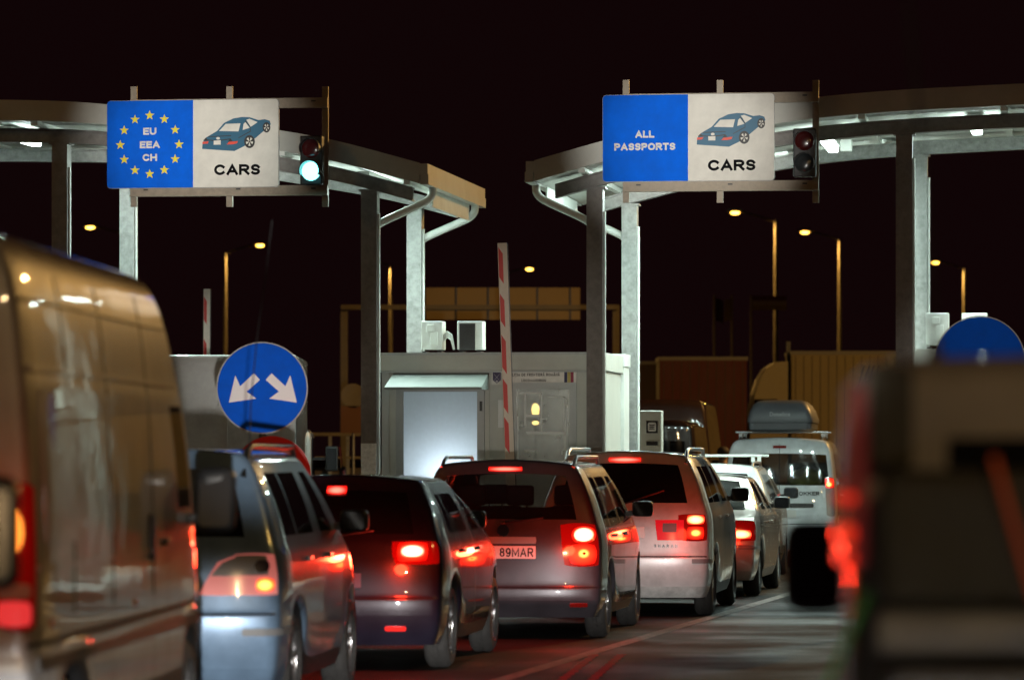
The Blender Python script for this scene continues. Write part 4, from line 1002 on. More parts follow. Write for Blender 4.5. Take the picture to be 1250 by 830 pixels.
for s in (-1, 1):
    ln = add_patch(H, 'tail_light', cq(s, .50, .84, .66, .90, .2), corner(s), LENS, nx=10)
    add_patch(H, 'brake_bulb', cq(s, .62, .82, .69, .79, .1), corner(s), BRAKE, ln, off=.018, rnd=.2)
    add_patch(H, 'tail_bulb', cq(s, .60, .83, .80, .88, .14), corner(s), LENS, ln, off=.016, rnd=.2)
light('POINT', 'brake_spill', (.72, -.2, .75), 4, (1, .03, .01), .08, parent=H['t'])
plate_(H, .75, None)
for s in (-1, 1): add_patch(H, 'side_moulding', cq(s, .70, .90, .565, .60, .4), corner(s), mat('moulding_grey', (.16, .16, .16), .5), off=.010, rnd=.02)

# --- white estate with roof bars ahead of it
P_EST = paint('paint_white_estate', (.55, .57, .56), .3, .2)
L = 4.5
spF = dict(L=L, lv=mpv_levels(L, 1.555, .88, 1.0, rake=.55, bl=.58, wst=1.9), belt=10, wtop=12, an=(1.1, 2.1, 3.2), wheels=(.9, 3.6), wr=.315, crown=.04,
    wins=[(.75, 1.12), (1.18, 2.05), (2.14, 2.95)], seams=[1.15, 2.1, 3.05], rwin=.82, mats=dict(body=P_EST), sill=(0,))
H = vehicle('car', 'white estate car with roof bars ahead of the champagne saloon', 'car', (wx(940, 53.9)-.87, 53.9, 0), -R(7.5), spF, 'cars queuing for the booths')
for s in (-1, 1): add_patch(H, 'tail_light', cq(s, .62, .86, .80, 1.0, .15), corner(s), LENS)
plate_(H, .75, None); rails(H, .58, .75, 2.7, ALLOY, .06)
for y in (.95, 2.1): mb = MB(); mb.box((0, y, 1.66), (1.42, .07, .035), None, .012); mb.box((-.58, y, 1.615), (.05, .06, .08)); mb.box((.58, y, 1.615), (.05, .06, .08)); mb.build('roof_bar', WHITEPAINT, H['t'])

# --- white panel car with the roof box
P_WV = paint('paint_white_van', (.80, .85, .88), .4, 0.)
L = 4.36
lvD = [(.22, .10, L-.12, .80), (.32, .03, L-.03, .84), (.5, .0, L, .865), (.598, .0, L-.01, .87), (.62, .0, L-.01, .87), (.628, .014, L-.02, .87), (.65, .02, L-.02, .87), (.85, .02, L-.1, .87), (1.02, .03, L-.3, .87), (1.13, .04, L-1.0, .865), (1.17, .045, L-1.1, .86),
       (1.45, .09, L-1.4, .835), (1.70, .14, L-1.8, .80), (1.76, .15, L-1.85, .785), (1.86, .20, L-1.95, .74), (1.90, .27, L-2.05, .68)]
spD = dict(L=L, lv=lvD, belt=10, wtop=12, an=(.9, 2.0, 3.1), wheels=(.75, 3.56), wr=.32, crown=.04, bow=.06, wins=[(.55, 1.15), (1.22, 1.95), (2.05, 2.9)], seams=[1.2, 2.0, 3.0], gaps=(4,), rwin=.9, mats=dict(body=P_WV, rear_window=GLASS_T, windscreen=GLASS_T), handles=(2.2,), sill=(0,))
H = vehicle('delivery_car', 'white van car carrying a grey roof box on two bars', 'van', (wx(951, 62), 62, 0), -R(7.0), spD, 'cars queuing for the booths')
for s in (-1, 1):
    ln = add_patch(H, 'tail_light', cq(s, .755, .845, .74, 1.34, .12), corner(s), LENS_CLEAR, nx=8, ny=10)
    add_patch(H, 'tail_bulb', cq(s, .76, .845, 1.17, 1.32, .1), corner(s), TAIL, ln, off=.014, rnd=.1)
    add_patch(H, 'amber_bulb', cq(s, .775, .83, 1.19, 1.26, .06), corner(s), TAIL_O, ln, off=.02, rnd=.3)
third_light(H, 1.79, .2, False, .035)
mb = MB(); p = H['rear'](0, 1.2, -.003); mb.tube([H['rear'](0, z, -.001) for z in (.7, .9, 1.1, 1.2, 1.4, 1.6, 1.72, 1.83)], .006, 6); mb.build('door_gap', INK, H['t'])
text('lettering', 'DOKKER', .06, BLACK, H['t'], tuple(H['rear'](.42, 1.09, -.012)), bold=.2, sx=1.2, gap=.14)
add_patch(H, 'plate_garnish', rq(-.05, .52, .88, .94), REAR, BLACK, off=.02, rnd=.05); plate_(H, .78, None)
rails(H, .63, .4, 2.6, BLACK, .05)
mb = MB(); mb.ball((.35, 1.2, 1.3), .3, (1, .6, .55), 14)
tag(mb.build('luggage_bag', mat('bag_yellow', (.30, .30, .05), .8, noise=.5, nscale=9), H['t'], True), None, None)
# bars and box
zb = 2.02
for y in (.75, 1.75): rb = MB(); rb.box((0, y, zb), (1.42, .07, .03), None, .01); rb.box((-.63, y, zb-.05), (.05, .06, .09)); rb.box((.63, y, zb-.05), (.05, .06, .09)); rb.build('roof_bar', ALLOY, H['t'])
bx = thing('roof_box', 'dark grey roof box strapped on top of the white van car', 'roof box', H['t'].location+Vector((0, 0, zb+.017)), -R(7.0))
BOXG = mat('box_grey', (.13, .135, .15), .45, noise=.1, nscale=6)
def box_half(name, rows, m):
    mb = MB(); rg = []
    for zz_, x_, y0_, y1_ in rows:
        pts = []
        r_ = .10
        for (cx, cy_, a0) in ((x_-r_, y1_-r_, 0), (-x_+r_, y1_-r_, 90), (-x_+r_, y0_+r_, 180), (x_-r_, y0_+r_, 270)):
            for k in range(5): pts.append(mb.bm.verts.new((cx+r_*math.cos(R(a0+22.5*k)), cy_+r_*math.sin(R(a0+22.5*k)), zz_)))
        rg.append(pts)
    nn_ = len(rg[0])
    for a, b_ in zip(rg, rg[1:]):
        for k in range(nn_): mb.bm.faces.new((a[k], a[(k+1) % nn_], b_[(k+1) % nn_], b_[k]))
    mb.bm.faces.new(rg[0][::-1]); mb.bm.faces.new(rg[-1]); return mb.build(name, m, bx, True)
box_half('tray', [(0, .45, .28, 2.2), (.03, .48, .24, 2.25), (.12, .485, .23, 2.27)], BOXG)
ld = box_half('lid', [(.126, .50, .21, 2.3), (.18, .50, .20, 2.3), (.30, .465, .23, 2.2), (.40, .41, .28, 2.0), (.455, .35, .42, 1.7), (.475, .28, .7, 1.4)], BOXG)
text('lettering', 'Dometica', .06, mat('badge_pale', (.5, .52, .55), .4), ld, (0, .205, .255), bold=.16)

# ------------------------------------------------------------------ vans
def van_levels(L, H, hw, nose=1.25):
    return [(.24, .10, L-.15, hw*.94), (.36, .02, L-.04, hw*.985), (.60, .0, L, hw), (.84, .02, L-.02, hw), (.852, .03, L-.03, hw*.992), (.90, .03, L-.05, hw*.992), (.912, .03, L-.06, hw), (.935, .03, L-.07, hw), (1.18, .035, L-.16, hw), (1.30, .04, L-.3, hw*.998),
            (1.36, .045, L-.5, hw*.997), (1.62, .05, L-.72, hw*.99), (1.95, .06, L-.95, hw*.972), (1.975, .062, L-.97, hw*.962), (2.2, .07, L-1.15, hw*.945), (H-.13, .09, L-1.35, hw*.905), (H-.04, .12, L-1.5, hw*.85), (H-.012, .17, L-1.6, hw*.79)]
P_VAN = mat('paint_van_bronze', (.44, .41, .36), .40, .1, coat=1., noise=.25, nscale=2.5, bump=.10, bscale=2.2)
_b = [n for n in P_VAN.node_tree.nodes if n.type == 'BUMP'][0]; P_VAN.node_tree.links.new(_b.outputs['Normal'], P_VAN.node_tree.nodes['Principled BSDF'].inputs['Coat Normal'])
P_VAN.node_tree.nodes['Principled BSDF'].inputs['Coat Roughness'].default_value = .03
def make_van(label, loc, yaw, L, Hh, hw, body, group=None, lamp=True, windows=False, name='van'):
    sp = dict(L=L, lv=van_levels(L, Hh, hw), belt=10, wtop=12, an=(.6, L*.5, L-1.0), wheels=(1.05, L-.95), wr=.36, crown=.03, bow=.05, fbow=.3,
        wins=([(.5, 1.6), (1.7, 2.9), (3.0, L-2.0)] if windows else [])+[(L-1.5, L-1.05)], seams=[.16, L*.36, L*.36+1.3, L-1.95, L-.98], seam_top=14, gaps=(), side_gaps=(5,), rwin=.8 if windows else 0,
        mats=dict(body=body, bumper=mat('van_bumper', (.33, .33, .33), .5, noise=.3, nscale=6)), lower=(0, 1, 2), mirror=(.20, .33), mz=1.43, zK=.9, handles=(L-2.1,), handle_mat=BLACK, nose=.08, sill=(0, 1), cols=[0, .25, .5, .7, .85, .94, 1.])
    H_ = vehicle(name, label, 'van', loc, yaw, sp, group)
    for s in (-1, 1):
        ln = add_patch(H_, 'tail_light', cq(s, hw-.12, hw-.02, .96, 1.55, .12), corner(s), LENS, nx=8, ny=12, off=.012)
        if lamp:
            add_patch(H_, 'tail_bulb', cq(s, hw-.085, hw-.035, 1.26, 1.46, .05), corner(s), lamp_mat('van_bulb_glow', (1, .30, .035), 4.5), ln, off=.02, rnd=.4)
            add_patch(H_, 'reflector', cq(s, hw-.11, hw-.025, .98, 1.08, .07), corner(s), lamp_mat('red_reflector_lit', (1, .05, .05), .7), ln, off=.02, rnd=.2)
            add_patch(H_, 'reversing_lamp', cq(s, hw-.11, hw-.025, 1.09, 1.15, .07), corner(s), LENS_CLEAR, ln, off=.018, rnd=.2)
        for yy in (.45, L*.36+.65, L-.35):
            p = H_['side'](yy, .98, s); mb = MB(); mb.box((p.x+s*.004, yy, .98), (.012, .09, .035), None, .004); mb.build('side_marker', mat('marker_amber', (.5, .16, .02), .2, coat=.5), H_['t'])
        p = H_['side'](L-2.35, 1.25, s)
        mb = MB(); mb.box((p.x+s*.012, L*.36+1.18, 1.27), (.03, .06, .22), None, .008); mb.build('door_handle', BLACK, H_['t'])
    mb = MB(); mb.tube([H_['rear'](0, z, -.001) for z in (.9, 1.1, 1.4, 1.7, 2.0, 2.2, Hh-.15)], .007, 6); mb.build('door_gap', INK, H_['t'])
    return H_
H = make_van('large bronze high roofed van at the left edge reflecting the signs', (wx(45, 16.1)-1.02, 16.1, 0), -R(2.8), 5.9, 2.56, 1.02, P_VAN)
VAN1 = H
m = MB(); p = H['side'](3.0, 1.1, 1)
light('POINT', 'tail_spill', (1.0, -.2, 1.36), 1.5, (1, .08, .02), .08, parent=H['t'])
for z_, h_, m_ in ((2.27, .012, INK), (1.99, .022, P_VAN), (1.20, .016, P_VAN), (.80, .05, BLACK)):
    add_patch(H, 'side_strip', [(1.1, .2, z_), (1.1, 5.3, z_), (1.1, 5.3, z_+h_), (1.1, .2, z_+h_)], (-1, 0, 0), m_, off=.012, rnd=0, nx=24, ny=1)
for y_ in (1.0, 2.1, 3.4): add_patch(H, 'side_seam', [(1.1, y_, 1.0), (1.1, y_+.014, 1.0), (1.1, y_+.014, 2.4), (1.1, y_, 2.4)], (-1, 0, 0), INK, off=.004, rnd=0, nx=1, ny=16)
# recessed side panels of the van
for y0, y1 in ((.3, 1.85), (2.05, 3.15)):
    for s in (-1, 1): add_patch(H, 'side_panel', [(s*1., y0, 1.30), (s*1., y1, 1.30), (s*1., y1, 1.93), (s*1., y0, 1.93)], (-s, 0, 0), P_VAN, off=.008, rnd=.06, nx=10, ny=10)
VAN2 = make_van('dark van whose mirror pokes in at the left edge', (-2.68, 7.55, 0), -R(0.0), 5.45, 2.5, 1.02, paint('paint_dark_van', (.05, .045, .04)), lamp=False)
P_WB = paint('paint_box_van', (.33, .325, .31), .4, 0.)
# white box van in the EU lane
bvx, bvY = wx(277, 51.), 51.
bv = thing('box_van', 'white box van in the left lane behind the arrow sign', 'van', (bvx, bvY, 0), R(.5))
zt = wz(433, bvY)
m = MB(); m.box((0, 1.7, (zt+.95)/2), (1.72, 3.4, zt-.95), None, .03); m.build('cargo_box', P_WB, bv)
m = MB()
for x in (-.68, .0, .68): m.box((x, -.006, (zt+.95)/2), (.02, .012, zt-1.05))
m.box((0, -.012, zt-.06), (1.70, .02, .05)); m.box((0, -.012, 1.02), (1.70, .02, .1)); m.build('door_frame', mat('box_trim', (.3, .29, .27), .5), bv)
m = MB()
for z in (1.4, 2.4): m.cyl((-.1, -.03, z-.12), (-.1, -.03, z+.12), .012); 
m.build('lock_rod', STEEL, bv)
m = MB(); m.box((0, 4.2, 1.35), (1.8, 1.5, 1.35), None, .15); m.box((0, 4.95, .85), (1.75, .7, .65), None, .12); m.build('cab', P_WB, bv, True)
m = MB(); m.box((.903, 4.3, 1.65), (.01, .8, .5)); m.box((-.903, 4.3, 1.65), (.01, .8, .5)); m.build('side_window', GLASS, bv)
m = MB(); m.box((0, 2.3, .65), (1.0, 4.6, .35)); m.box((0, .05, .5), (1.7, .1, .14)); m.build('chassis', BLACK, bv)
for y in (1.0, 4.5):
    for s in (-1, 1): wheel(bv, .35, s*.75, y, s, 6)
for s in (-1, 1):
    m = MB(); m.box((s*1.14, 4.62, 1.62), (.17, .1, .34), None, .03); m.bar((s*.88, 4.66, 1.62), (s*1.1, 4.66, 1.62), .04); mo = m.build('side_mirror', BLACK, bv)
    m = MB(); m.box((s*1.14, 4.568, 1.62), (.13, .004, .28)); m.build('mirror_glass', MIRROR, mo)
    m = MB(); m.box((s*.7, -.02, .78), (.22, .03, .1)); m.build('tail_light', LENS, bv)
# two dark vans past the booths
P_DK = paint('paint_night_van', (.035, .018, .016), .3, .2)
H = make_van('tall dark van beyond the kiosk with red lamps lit', (wx(866, 78)-.98, 78, 0), -R(6), 5.4, 2.72, 1.0, P_DK, 'dark vans beyond the kiosk', True)
H = make_van('lower dark minibus right beside the kiosk', (wx(850, 68)-.93, 68, 0), -R(6), 4.9, 2.25, .93, paint('paint_night_bus', (.03, .016, .014), .3, .2), 'dark vans beyond the kiosk', False, True, 'minibus')

# ------------------------------------------------------------------ near vehicle at right (far out of focus)
P_NEAR = paint('paint_taupe', (.27, .24, .205), .5, 0.)
L = 4.4
lvN = [(.26, .10, L-.15, .88), (.4, .02, L-.04, .93), (.62, 0, L, .95), (.68, .0, L-.02, .95), (.70, .0, L-.02, .95), (.708, .012, L-.02, .95), (.73, .02, L-.03, .95), (.95, .02, L-.1, .95), (1.15, .02, L-.4, .95), (1.36, .025, L-.9, .945), (1.405, .03, L-1.0, .94),
       (1.53, .035, L-1.2, .945), (1.70, .05, L-1.4, .94), (1.78, .055, L-1.5, .935), (1.83, .07, L-1.6, .92), (1.85, .12, L-1.7, .86)]
spN = dict(L=L, lv=lvN, belt=10, wtop=12, an=(.8, 2.0, 3.2), wheels=(.85, 3.5), wr=.38, crown=.01, bow=.03, fbow=.15, wins=[(.4, 1.1), (1.2, 1.95), (2.05, 3.0)], seams=[1.15, 2.0, 3.1], rwin=.80, mats=dict(body=P_NEAR), sill=(0,), mirror=(.17, .25), mz=1.35, nose=.05)
Yn = 8.2
H = vehicle('off_roader', 'blurred taupe off roader close at the right edge with covered load', 'car', (wx(1018, Yn)+.95*math.cos(R(6)), Yn-.95*math.sin(R(6)), 0), -R(6.0), spN)
tn = H['t']
TARP = mat('tarpaulin', (.040, .036, .021), .8, noise=.35, nscale=5, bump=.5, bscale=6)
m = MB(); m.box((.02, -.10, 1.49), (1.76, .22, .27), None, .05); m.build('load_cover', TARP, tn, True)
m = MB(); m.box((.02, -.12, 1.305), (1.77, .20, .085), None, .03); m.build('load_strap', mat('strap_grey', (.26, .28, .31), .5, noise=.6, nscale=6), tn)
m = MB(); m.box((.02, -.10, .95), (1.76, .18, .60), None, .04); m.build('load_carrier', BLACK, tn)
m = MB(); m.bar((-.635, -.225, 1.65), (-.555, -.225, 1.37), .06, .012); m.build('orange_strap', mat('strap_orange', (.75, .12, .02), .6), tn)
m = MB(); m.bar((-.88, -.06, 1.38), (-.99, -.06, 1.13), .06, .012); m.build('green_strap', mat('strap_green', (.04, .30, .06), .6), tn)
m = MB(); m.box((-.835, .03, 1.73), (.085, .05, .2), None, .008); m.build('corner_trim', TARP, tn)
ln = add_patch(H, 'tail_light', rq(-.94, -.885, 1.42, 1.80), REAR, lamp_mat('pale_red_lens', (1, .12, .10), .05, (.22, .07, .06)), nx=4, ny=10, off=.012)
for z0, z1 in ((1.43, 1.455), (1.475, 1.51), (1.555, 1.575)):
    add_patch(H, 'tail_bulb', rq(-.94, -.90, z0, z1), REAR, lamp_mat('near_tail_glow', (1, .03, .01), .8), ln, nx=4, ny=3, off=.02)
whip(H, -.75, .5, [(-.02, 0, .35), (-.06, .0, .8)], .008)

# ------------------------------------------------------------------ background: lorries, gantry, lamps, flags
def trailer(par, x0, x1, z0, z1, y, depth, m, stripes=False):
    b_ = MB(); b_.box(((x0+x1)/2, depth/2, (z0+z1)/2), (x1-x0, depth, z1-z0), None, .03); o = b_.build('curtain', m, par)
    q = MB(); q.box(((x0+x1)/2, depth/2, z1+.03), (x1-x0+.04, depth+.04, .1)); q.box(((x0+x1)/2, depth/2, z0-.06), (x1-x0+.02, depth+.02, .12)); q.build('frame_rail', mat('lorry_rail', (.25, .23, .2), .5), par)
    q = MB(); k = int((x1-x0)/.45)
    for i in range(k): q.box((x0+(i+.5)*(x1-x0)/k, -.012, z0+.06), (.04, .02, .26))
    q.build('buckle', BLACK, par)
    q = MB()
    for i in range(2*k): q.box((x0+(i+.5)*(x1-x0)/(2*k), -.006, (z0+z1)/2), (.02, .01, z1-z0-.1))
    q.build('curtain_strap', mat('strap_web', (.09, .07, .05), .7), par)
    for i in range(3 if x1-x0 > 4 else 1):
        for y_ in (.1, depth-.4): q = MB(); q.cyl((x1-min(2.4, (x1-x0)/2)-i*1.3, y_, .5), (x1-min(2.4, (x1-x0)/2)-i*1.3, y_+.3, .5), .5, n=24); q.build('wheel', RUBBER, par, True)
    return o
YT = 112.; g0 = .45
T2 = thing('lorry', 'yellowish curtain sided lorry facing left behind the roof box', 'lorry', (wx(1000, YT), YT, g0), 0, 'lorries waiting beyond the booths')
X2 = lambda px: wx(px, YT)-wx(1000, YT); Zt = lambda py: wz(py, YT)-g0
cur = trailer(T2, X2(966), X2(966)+9.5, 1.15, Zt(432), 0, 2.5, mat('curtain_ochre', (.42, .33, .16), .6, noise=.12, nscale=1.5, bump=.4, bscale=2.))
q = MB()
for i in range(4):
    x = X2(1040+i*6); q.quad((x, -.004, Zt(503)), (x+.045, -.004, Zt(503)), (x+.36, -.004, Zt(447)), (x+.315, -.004, Zt(447)))
q.build('livery_stripe', INK, cur)
q = MB(); pr = [(X2(962), .9), (X2(962), Zt(441)), (X2(947), Zt(442)), (X2(936), Zt(449)), (X2(928), Zt(462)), (X2(922), Zt(482)), (X2(916), Zt(510)), (X2(915), .5), (X2(962), .5)]
q.prism(pr, .05, 2.45); q.build('cab', mat('cab_ochre', (.42, .34, .17), .45, noise=.1, nscale=2), T2)
q = MB(); q.prism([(X2(921), Zt(487)), (X2(949), Zt(487)), (X2(949), Zt(512)), (X2(918), Zt(512))], .035, .06); q.build('side_window', GLASS, T2)
q = MB(); q.box((X2(964), .5, Zt(470)), (.1, .1, 2.4)); q.build('air_pipe', BLACK, T2)
q = MB()
for x in (X2(928), X2(985)): q.cyl((x, .05, .5), (x, .4, .5), .5, n=24)
q.build('front_wheel', RUBBER, T2, True)
Y3 = 112.3
T3 = thing('lorry', 'dark red curtain sided lorry trailer left of the ochre lorry', 'lorry', (wx(865, Y3), Y3, g0), 0, 'lorries waiting beyond the booths')
X3 = lambda px: wx(px, Y3)-wx(865, Y3)
trailer(T3, X3(805), X3(912), 1.15, wz(439, Y3)-g0, 0, 2.5, mat('curtain_red', (.13, .016, .012), .6, noise=.2, nscale=1.5, bump=.4, bscale=2.))
T4 = thing('lorry', 'dim brown lorry rear left of the red trailer', 'lorry', (wx(788, 124), 124, g0), 0, 'lorries waiting beyond the booths')
trailer(T4, -2.1, .42, 1.15, wz(444, 124)-g0, 0, 8, mat('curtain_brown', (.10, .06, .035), .7, noise=.2, nscale=2))
# overhead gantry with sign backs
YG = 104.
G = thing('sign_gantry', 'distant overhead gantry carrying the backs of large panels', 'gantry', (wx(586, YG), YG, 0), 0)
XG = lambda px: wx(px, YG)-wx(586, YG); OCH = mat('gantry_metal', (.22, .18, .11), .6, .2, noise=.2, nscale=2)
for px in (420, 752): q = MB(); q.box((XG(px), 0, wz(373, YG)/2), (.17, .17, wz(373, YG))); q.build('post', OCH, G)
q = MB(); q.box((0, -.29, wz(375.5, YG)), (XG(755)-XG(417), .1, .12)); q.box((0, .2, wz(375.5, YG)), (XG(755)-XG(417), .06, .1)); q.build('beam', OCH, G)
q = MB(); q.box((XG(614), -.16, wz(371, YG)), (XG(708)-XG(520), .04, wz(352, YG)-wz(391, YG))); pb = q.build('panel_back', mat('panel_back', (.36, .25, .10), .6, .1, noise=.15, nscale=1), G)
for px in (557, 596, 656, 696): q = MB(); q.box((XG(px), -.2, wz(371, YG)), (.035, .04, wz(352, YG)-wz(391, YG))); q.build('stiffener', BLACK, pb)
# street lamps
POLE = mat('lamp_pole', (.07, .06, .04), .6, .1, noise=.3, nscale=3)
def street_lamp(label, hx, hy, post_x, Y, e=2600., top=None):
    x, z = wx(hx, Y), wz(hy, Y); xp = wx(post_x, Y)
    s = thing('street_lamp', label, 'street lamp', (xp, Y, 0), 0, 'sodium street lamps')
    d = x-xp; sg = 1 if d > 0 else -1
    zp = z-abs(d)*.22
    q = MB(); q.cyl((0, 0, 0), (0, 0, zp), .11, .06, 12); q.build('pole', POLE, s, True)
    q = MB(); q.tube([(0, 0, zp-.05), (d*.35, 0, zp+.12), (d, 0, z+.06)], .035, 8); q.build('arm', POLE, s, True)
    q = MB(); q.ball((d+sg*.05, 0, z+.05), .22, (1.35, .6, .38), 14); hd = q.build('lamp_head', mat('lamp_head_grey', (.25, .22, .15), .5), s, True)
    q = MB(); q.ball((d+sg*.05, -.05, z-.03), .15, (1.1, .62, .42), 14); q.build('bulb', SODIUM, hd, True)
    light('SPOT', 'sodium_light', (d, 0, z-.3), e, (1, .53, .12), .15, cone=R(174), blend=.12, parent=s)
street_lamp('lit street lamp on a tall pole right of the red traffic light', 899, 259, 947, 141)
street_lamp('lit street lamp on the pole beside the flag pole row', 984, 283, 1025, 155)
street_lamp('small distant lit street lamp at the far right', 1143, 320, 1177, 178)
street_lamp('distant lit street lamp above the gantry panels', 645, 328, 617, 183)
street_lamp('lit street lamp above the distant barrier arm', 316, 299, 275, 164)
street_lamp('lit street lamp left of the left rear pillar', 112, 277, 157, 150)
street_lamp('street lamp half hidden by the front pillar left of the booth', 452, 319, 477, 190)
def near_lamp(label, x, y, z, arm, e, col=(1, .55, .16)):
    s = thing('street_lamp', label, 'street lamp', (x, y, 0), 0, 'sodium street lamps')
    q = MB(); q.cyl((0, 0, 0), (0, 0, z), .11, .06, 12); q.build('pole', OCH, s, True)
    q = MB(); q.tube([(0, 0, z-.05), (arm*.35, 0, z+.12), (arm, 0, z+.2)], .035, 8); q.build('arm', OCH, s, True)
    q = MB(); q.ball((arm, 0, z+.18), .22, (1.35, .6, .38), 14); hd = q.build('lamp_head', MATS['lamp_head_grey'], s, True)
    q = MB(); q.ball((arm, 0, z+.10), .19, (1.1, .62, .42), 14); q.build('bulb', SODIUM, hd, True)
    light('SPOT', 'sodium_light', (arm, 0, z-.2), e, col, .2, cone=R(176), blend=.12, parent=s)
near_lamp('street lamp over the right of the queue, outside the view', 9.5, 24, 9, -1.5, 400)
near_lamp('street lamp over the lorry apron, outside the view at right', 17, 72, 11, -1.5, 9000)
near_lamp('street lamp over the left lane, outside the view', -16, 36, 10, 1.5, 420)
near_lamp('street lamp behind the photographer, outside the view', 5, -12, 10, -1.5, 2900, (1, .66, .32))
# flag poles
for k, (px, lab) in enumerate(((872, 'flag pole with a dark hanging flag, leftmost of three'), (893.5, 'flag pole with a pale hanging flag, middle of three'), (917, 'flag pole with a striped flag streaming right'))):
    Yf = 132.; x = wx(px, Yf)
    s = thing('flag_pole', lab, 'flag pole', (x, Yf, .4), 0, 'flag poles beyond the lorries')
    q = MB(); q.cyl((0, 0, 0), (0, 0, wz(360, Yf)-.4), .055, .035, 10); q.build('pole', OCH, s, True)
    def cloth(w_, x0, za, zb_, droop, m, y):
        q = MB(); n_ = 10; rows = []
        for i in range(n_+1):
            f = i/n_; rows.append([q.bm.verts.new((x0+w_*f, y+.06*math.sin(f*9), z_-droop*f*f)) for z_ in (wz(zb_, Yf)-.4, wz(za, Yf)-.4)])
        for a, c in zip(rows, rows[1:]): q.bm.faces.new((a[0], c[0], c[1], a[1]))
        return q.build('flag', m, s, True)
    if k == 0: cloth(.25, .04, 364, 392, .1, mat('flag_dark', (.05, .02, .02), .8), 0)
    elif k == 1: cloth(-.22, -.03, 365, 391, .05, mat('flag_pale', (.30, .22, .10), .8), 0)
    else:
        for j, (za, zb_, cc) in enumerate(((361, 367, (.12, .03, .03)), (367, 373, (.32, .25, .18)), (373, 378.5, (.22, .15, .05)))):
            cloth(1.1, .04, za, zb_, -.03+.04, mat('flag_band_%s' % ('red', 'white', 'gold')[j], cc, .8), 0)
# parapet and board at left behind the front pillar
Yr = 88.
q = MB(); x0, x1 = wx(360, Yr), wx(446, Yr); zt = wz(530, Yr)
rl = thing('railing', 'dim metal railing between the box van and the booth', 'railing', ((x0+x1)/2, Yr, 0)); hx = (x1-x0)/2
q.box((0, 0, zt), (2*hx, .1, .07)); q.box((0, 0, zt-.5), (2*hx, .06, .05)); q.build('rail', OCH, rl)
for i in range(5): q = MB(); q.box((-hx+hx/2*i, .0, (zt-.04)/2), (.07, .055, zt-.04)); q.build('post', STEEL, rl)
q = MB(); q.box((0, .5, .7), (2*hx+2, .15, 1.4)); tag(q.build('low_wall', mat('dark_wall', (.10, .08, .07), .8, noise=.3, nscale=2), None, loc=((x0+x1)/2, Yr, 0)), 'low dark wall behind the dim railing', 'wall')
Ys = 84.; sx_, sz_ = wx(431, Ys), wz(483, Ys)
s = thing('round_sign', 'unlit brown back of a round sign over a square board beside the front pillar', 'sign', (sx_, Ys, 0))
q = MB(); q.prism(ell(0, sz_, .25, .25, 32), -.02, .0); q.build('disc', OCH, s)
q = MB(); q.box((0, -.01, wz(512, Ys)), (.5, .02, .55)); q.build('board', mat('board_brown', (.16, .07, .03), .7), s)
q = MB(); q.cyl((0, .04, 0), (0, .04, sz_+.1), .03); q.build('post', STEEL, s)
# person between the dark van and the white van car
Yp = 71.; px_ = wx(882, Yp)
def skin(name, verts, edges, radii, m, parent):
    me = bpy.data.meshes.new(name); me.from_pydata(verts, edges, []); o = link(name, me, parent)
    md = o.modifiers.new('skin', 'SKIN'); o.modifiers.new('sub', 'SUBSURF').levels = 2
    for v_, r_ in zip(me.skin_vertices[0].data, radii): v_.radius = (r_, r_)
    me.skin_vertices[0].data[0].use_root = True
    dg = bpy.context.evaluated_depsgraph_get(); em = bpy.data.meshes.new_from_object(o.evaluated_get(dg)); bpy.data.objects.remove(o)
    for p in em.polygons: p.use_smooth = True
    em.materials.clear(); em.materials.append(m); return link(name, em, parent)
pr = thing('person', 'person in an olive jacket and pale jeans standing beside the dark van', 'person', (px_, Yp, 0), R(-70))
V = [(0, 0, .98), (0, 0, 1.2), (0, 0, 1.42), (0, .01, 1.56), (0, .02, 1.66), (0, .03, 1.75),
     (.19, 0, 1.44), (.25, .03, 1.16), (.23, .12, .93), (.235, .15, .83), (-.19, 0, 1.44), (-.26, -.02, 1.16), (-.25, .06, .92), (-.25, .09, .82),
     (.10, 0, .92), (.11, .02, .5), (.11, -.02, .09), (.12, .14, .05), (-.10, 0, .92), (-.12, .0, .5), (-.12, -.04, .09), (-.13, .12, .05)]
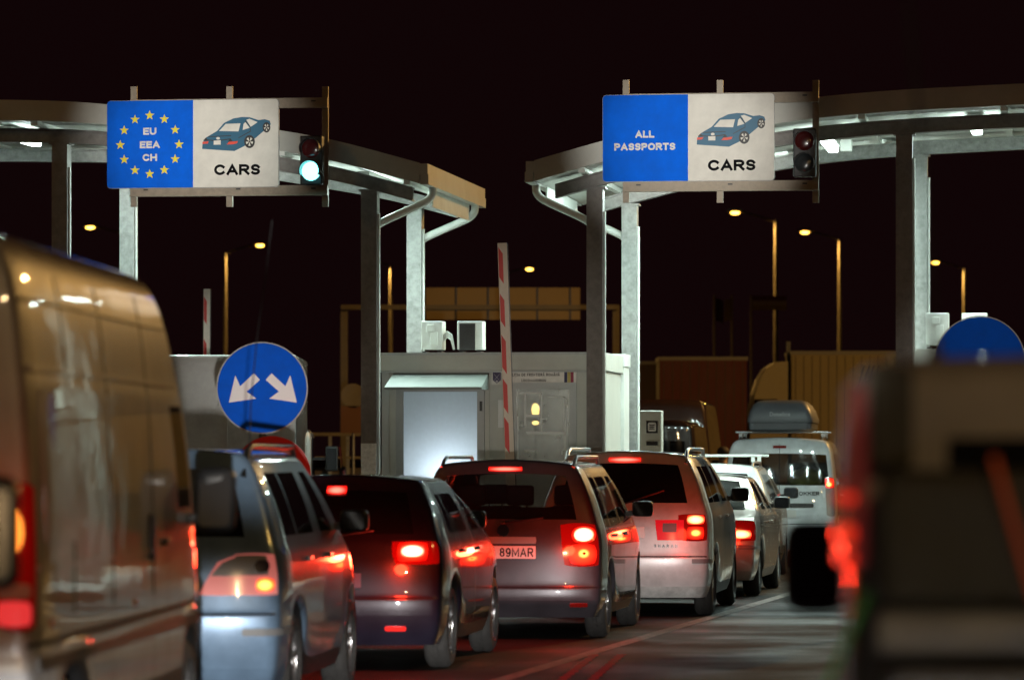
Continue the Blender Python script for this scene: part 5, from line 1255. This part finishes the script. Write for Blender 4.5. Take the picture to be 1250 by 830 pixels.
E = [(0, 1), (1, 2), (2, 3), (3, 4), (4, 5), (2, 6), (6, 7), (7, 8), (8, 9), (2, 10), (10, 11), (11, 12), (12, 13), (0, 14), (14, 15), (15, 16), (16, 17), (0, 18), (18, 19), (19, 20), (20, 21)]
RR = [.14, .135, .15, .055, .10, .09, .07, .052, .04, .04, .07, .052, .04, .04, .10, .065, .045, .045, .10, .065, .045, .045]
body = skin('body', V, E, RR, mat('skin_tone', (.32, .20, .13), .6), pr)
skin('jacket', V[:3]+[V[6], V[7], V[8], V[10], V[11], V[12]], [(0, 1), (1, 2), (2, 3), (3, 4), (4, 5), (2, 6), (6, 7), (7, 8)], [.17, .16, .17, .09, .068, .055, .09, .068, .055], mat('jacket_olive', (.10, .08, .03), .8), pr)
skin('trousers', [V[0]]+V[14:17]+V[18:21], [(0, 1), (1, 2), (2, 3), (0, 4), (4, 5), (5, 6)], [.16, .115, .08, .065, .115, .08, .065], mat('jeans', (.20, .24, .32), .8), pr)
q = MB(); q.ball((0, .015, 1.735), .105, (1, 1.05, .9), 16); q.build('hair', mat('hair_dark', (.03, .02, .015), .7), pr, True)

# ------------------------------------------------------------------ added spots on signs and barrier; head lamps of the queue behind the photographer
def beam(px, py, Y, e, cone, src=(0., -3, .75), blend=.25, col=(1, .97, .90)):  # narrow spots added in place of retroreflection from signs and barrier
    light('SPOT', 'headlight', src, e, col, .06, tgt=(wx(px, Y), Y, wz(py, Y)), cone=R(cone), blend=blend)
beam(235, 177, 49.2, 92000, 3.5, (.5, -3, 1.3), 1.)
beam(840, 170, 49.2, 92000, 3.5, (-.1, -3, .9), 1.)
beam(320, 476, 37.6, 34000, 3.0, (.3, -3, 1.1), 1.)
beam(622, 440, 47, 15000, 4.2, (.1, -3, 1.3), 1., (1, .93, .82))  # added to brighten the barrier arm and booth front
beam(1196, 415, 42, 14000, 2.6, (0, -3, 3.2), 1.)
for x, az in ((.1, -4.6), (.22, 1.8)): light('SPOT', 'headlight', (x, -3.5, .7), 44000, (1, .97, .93), .07, tgt=(x+23.5*math.tan(R(az)), 20, .7-23.5*math.tan(R(8.3))), cone=R(18), blend=.22)
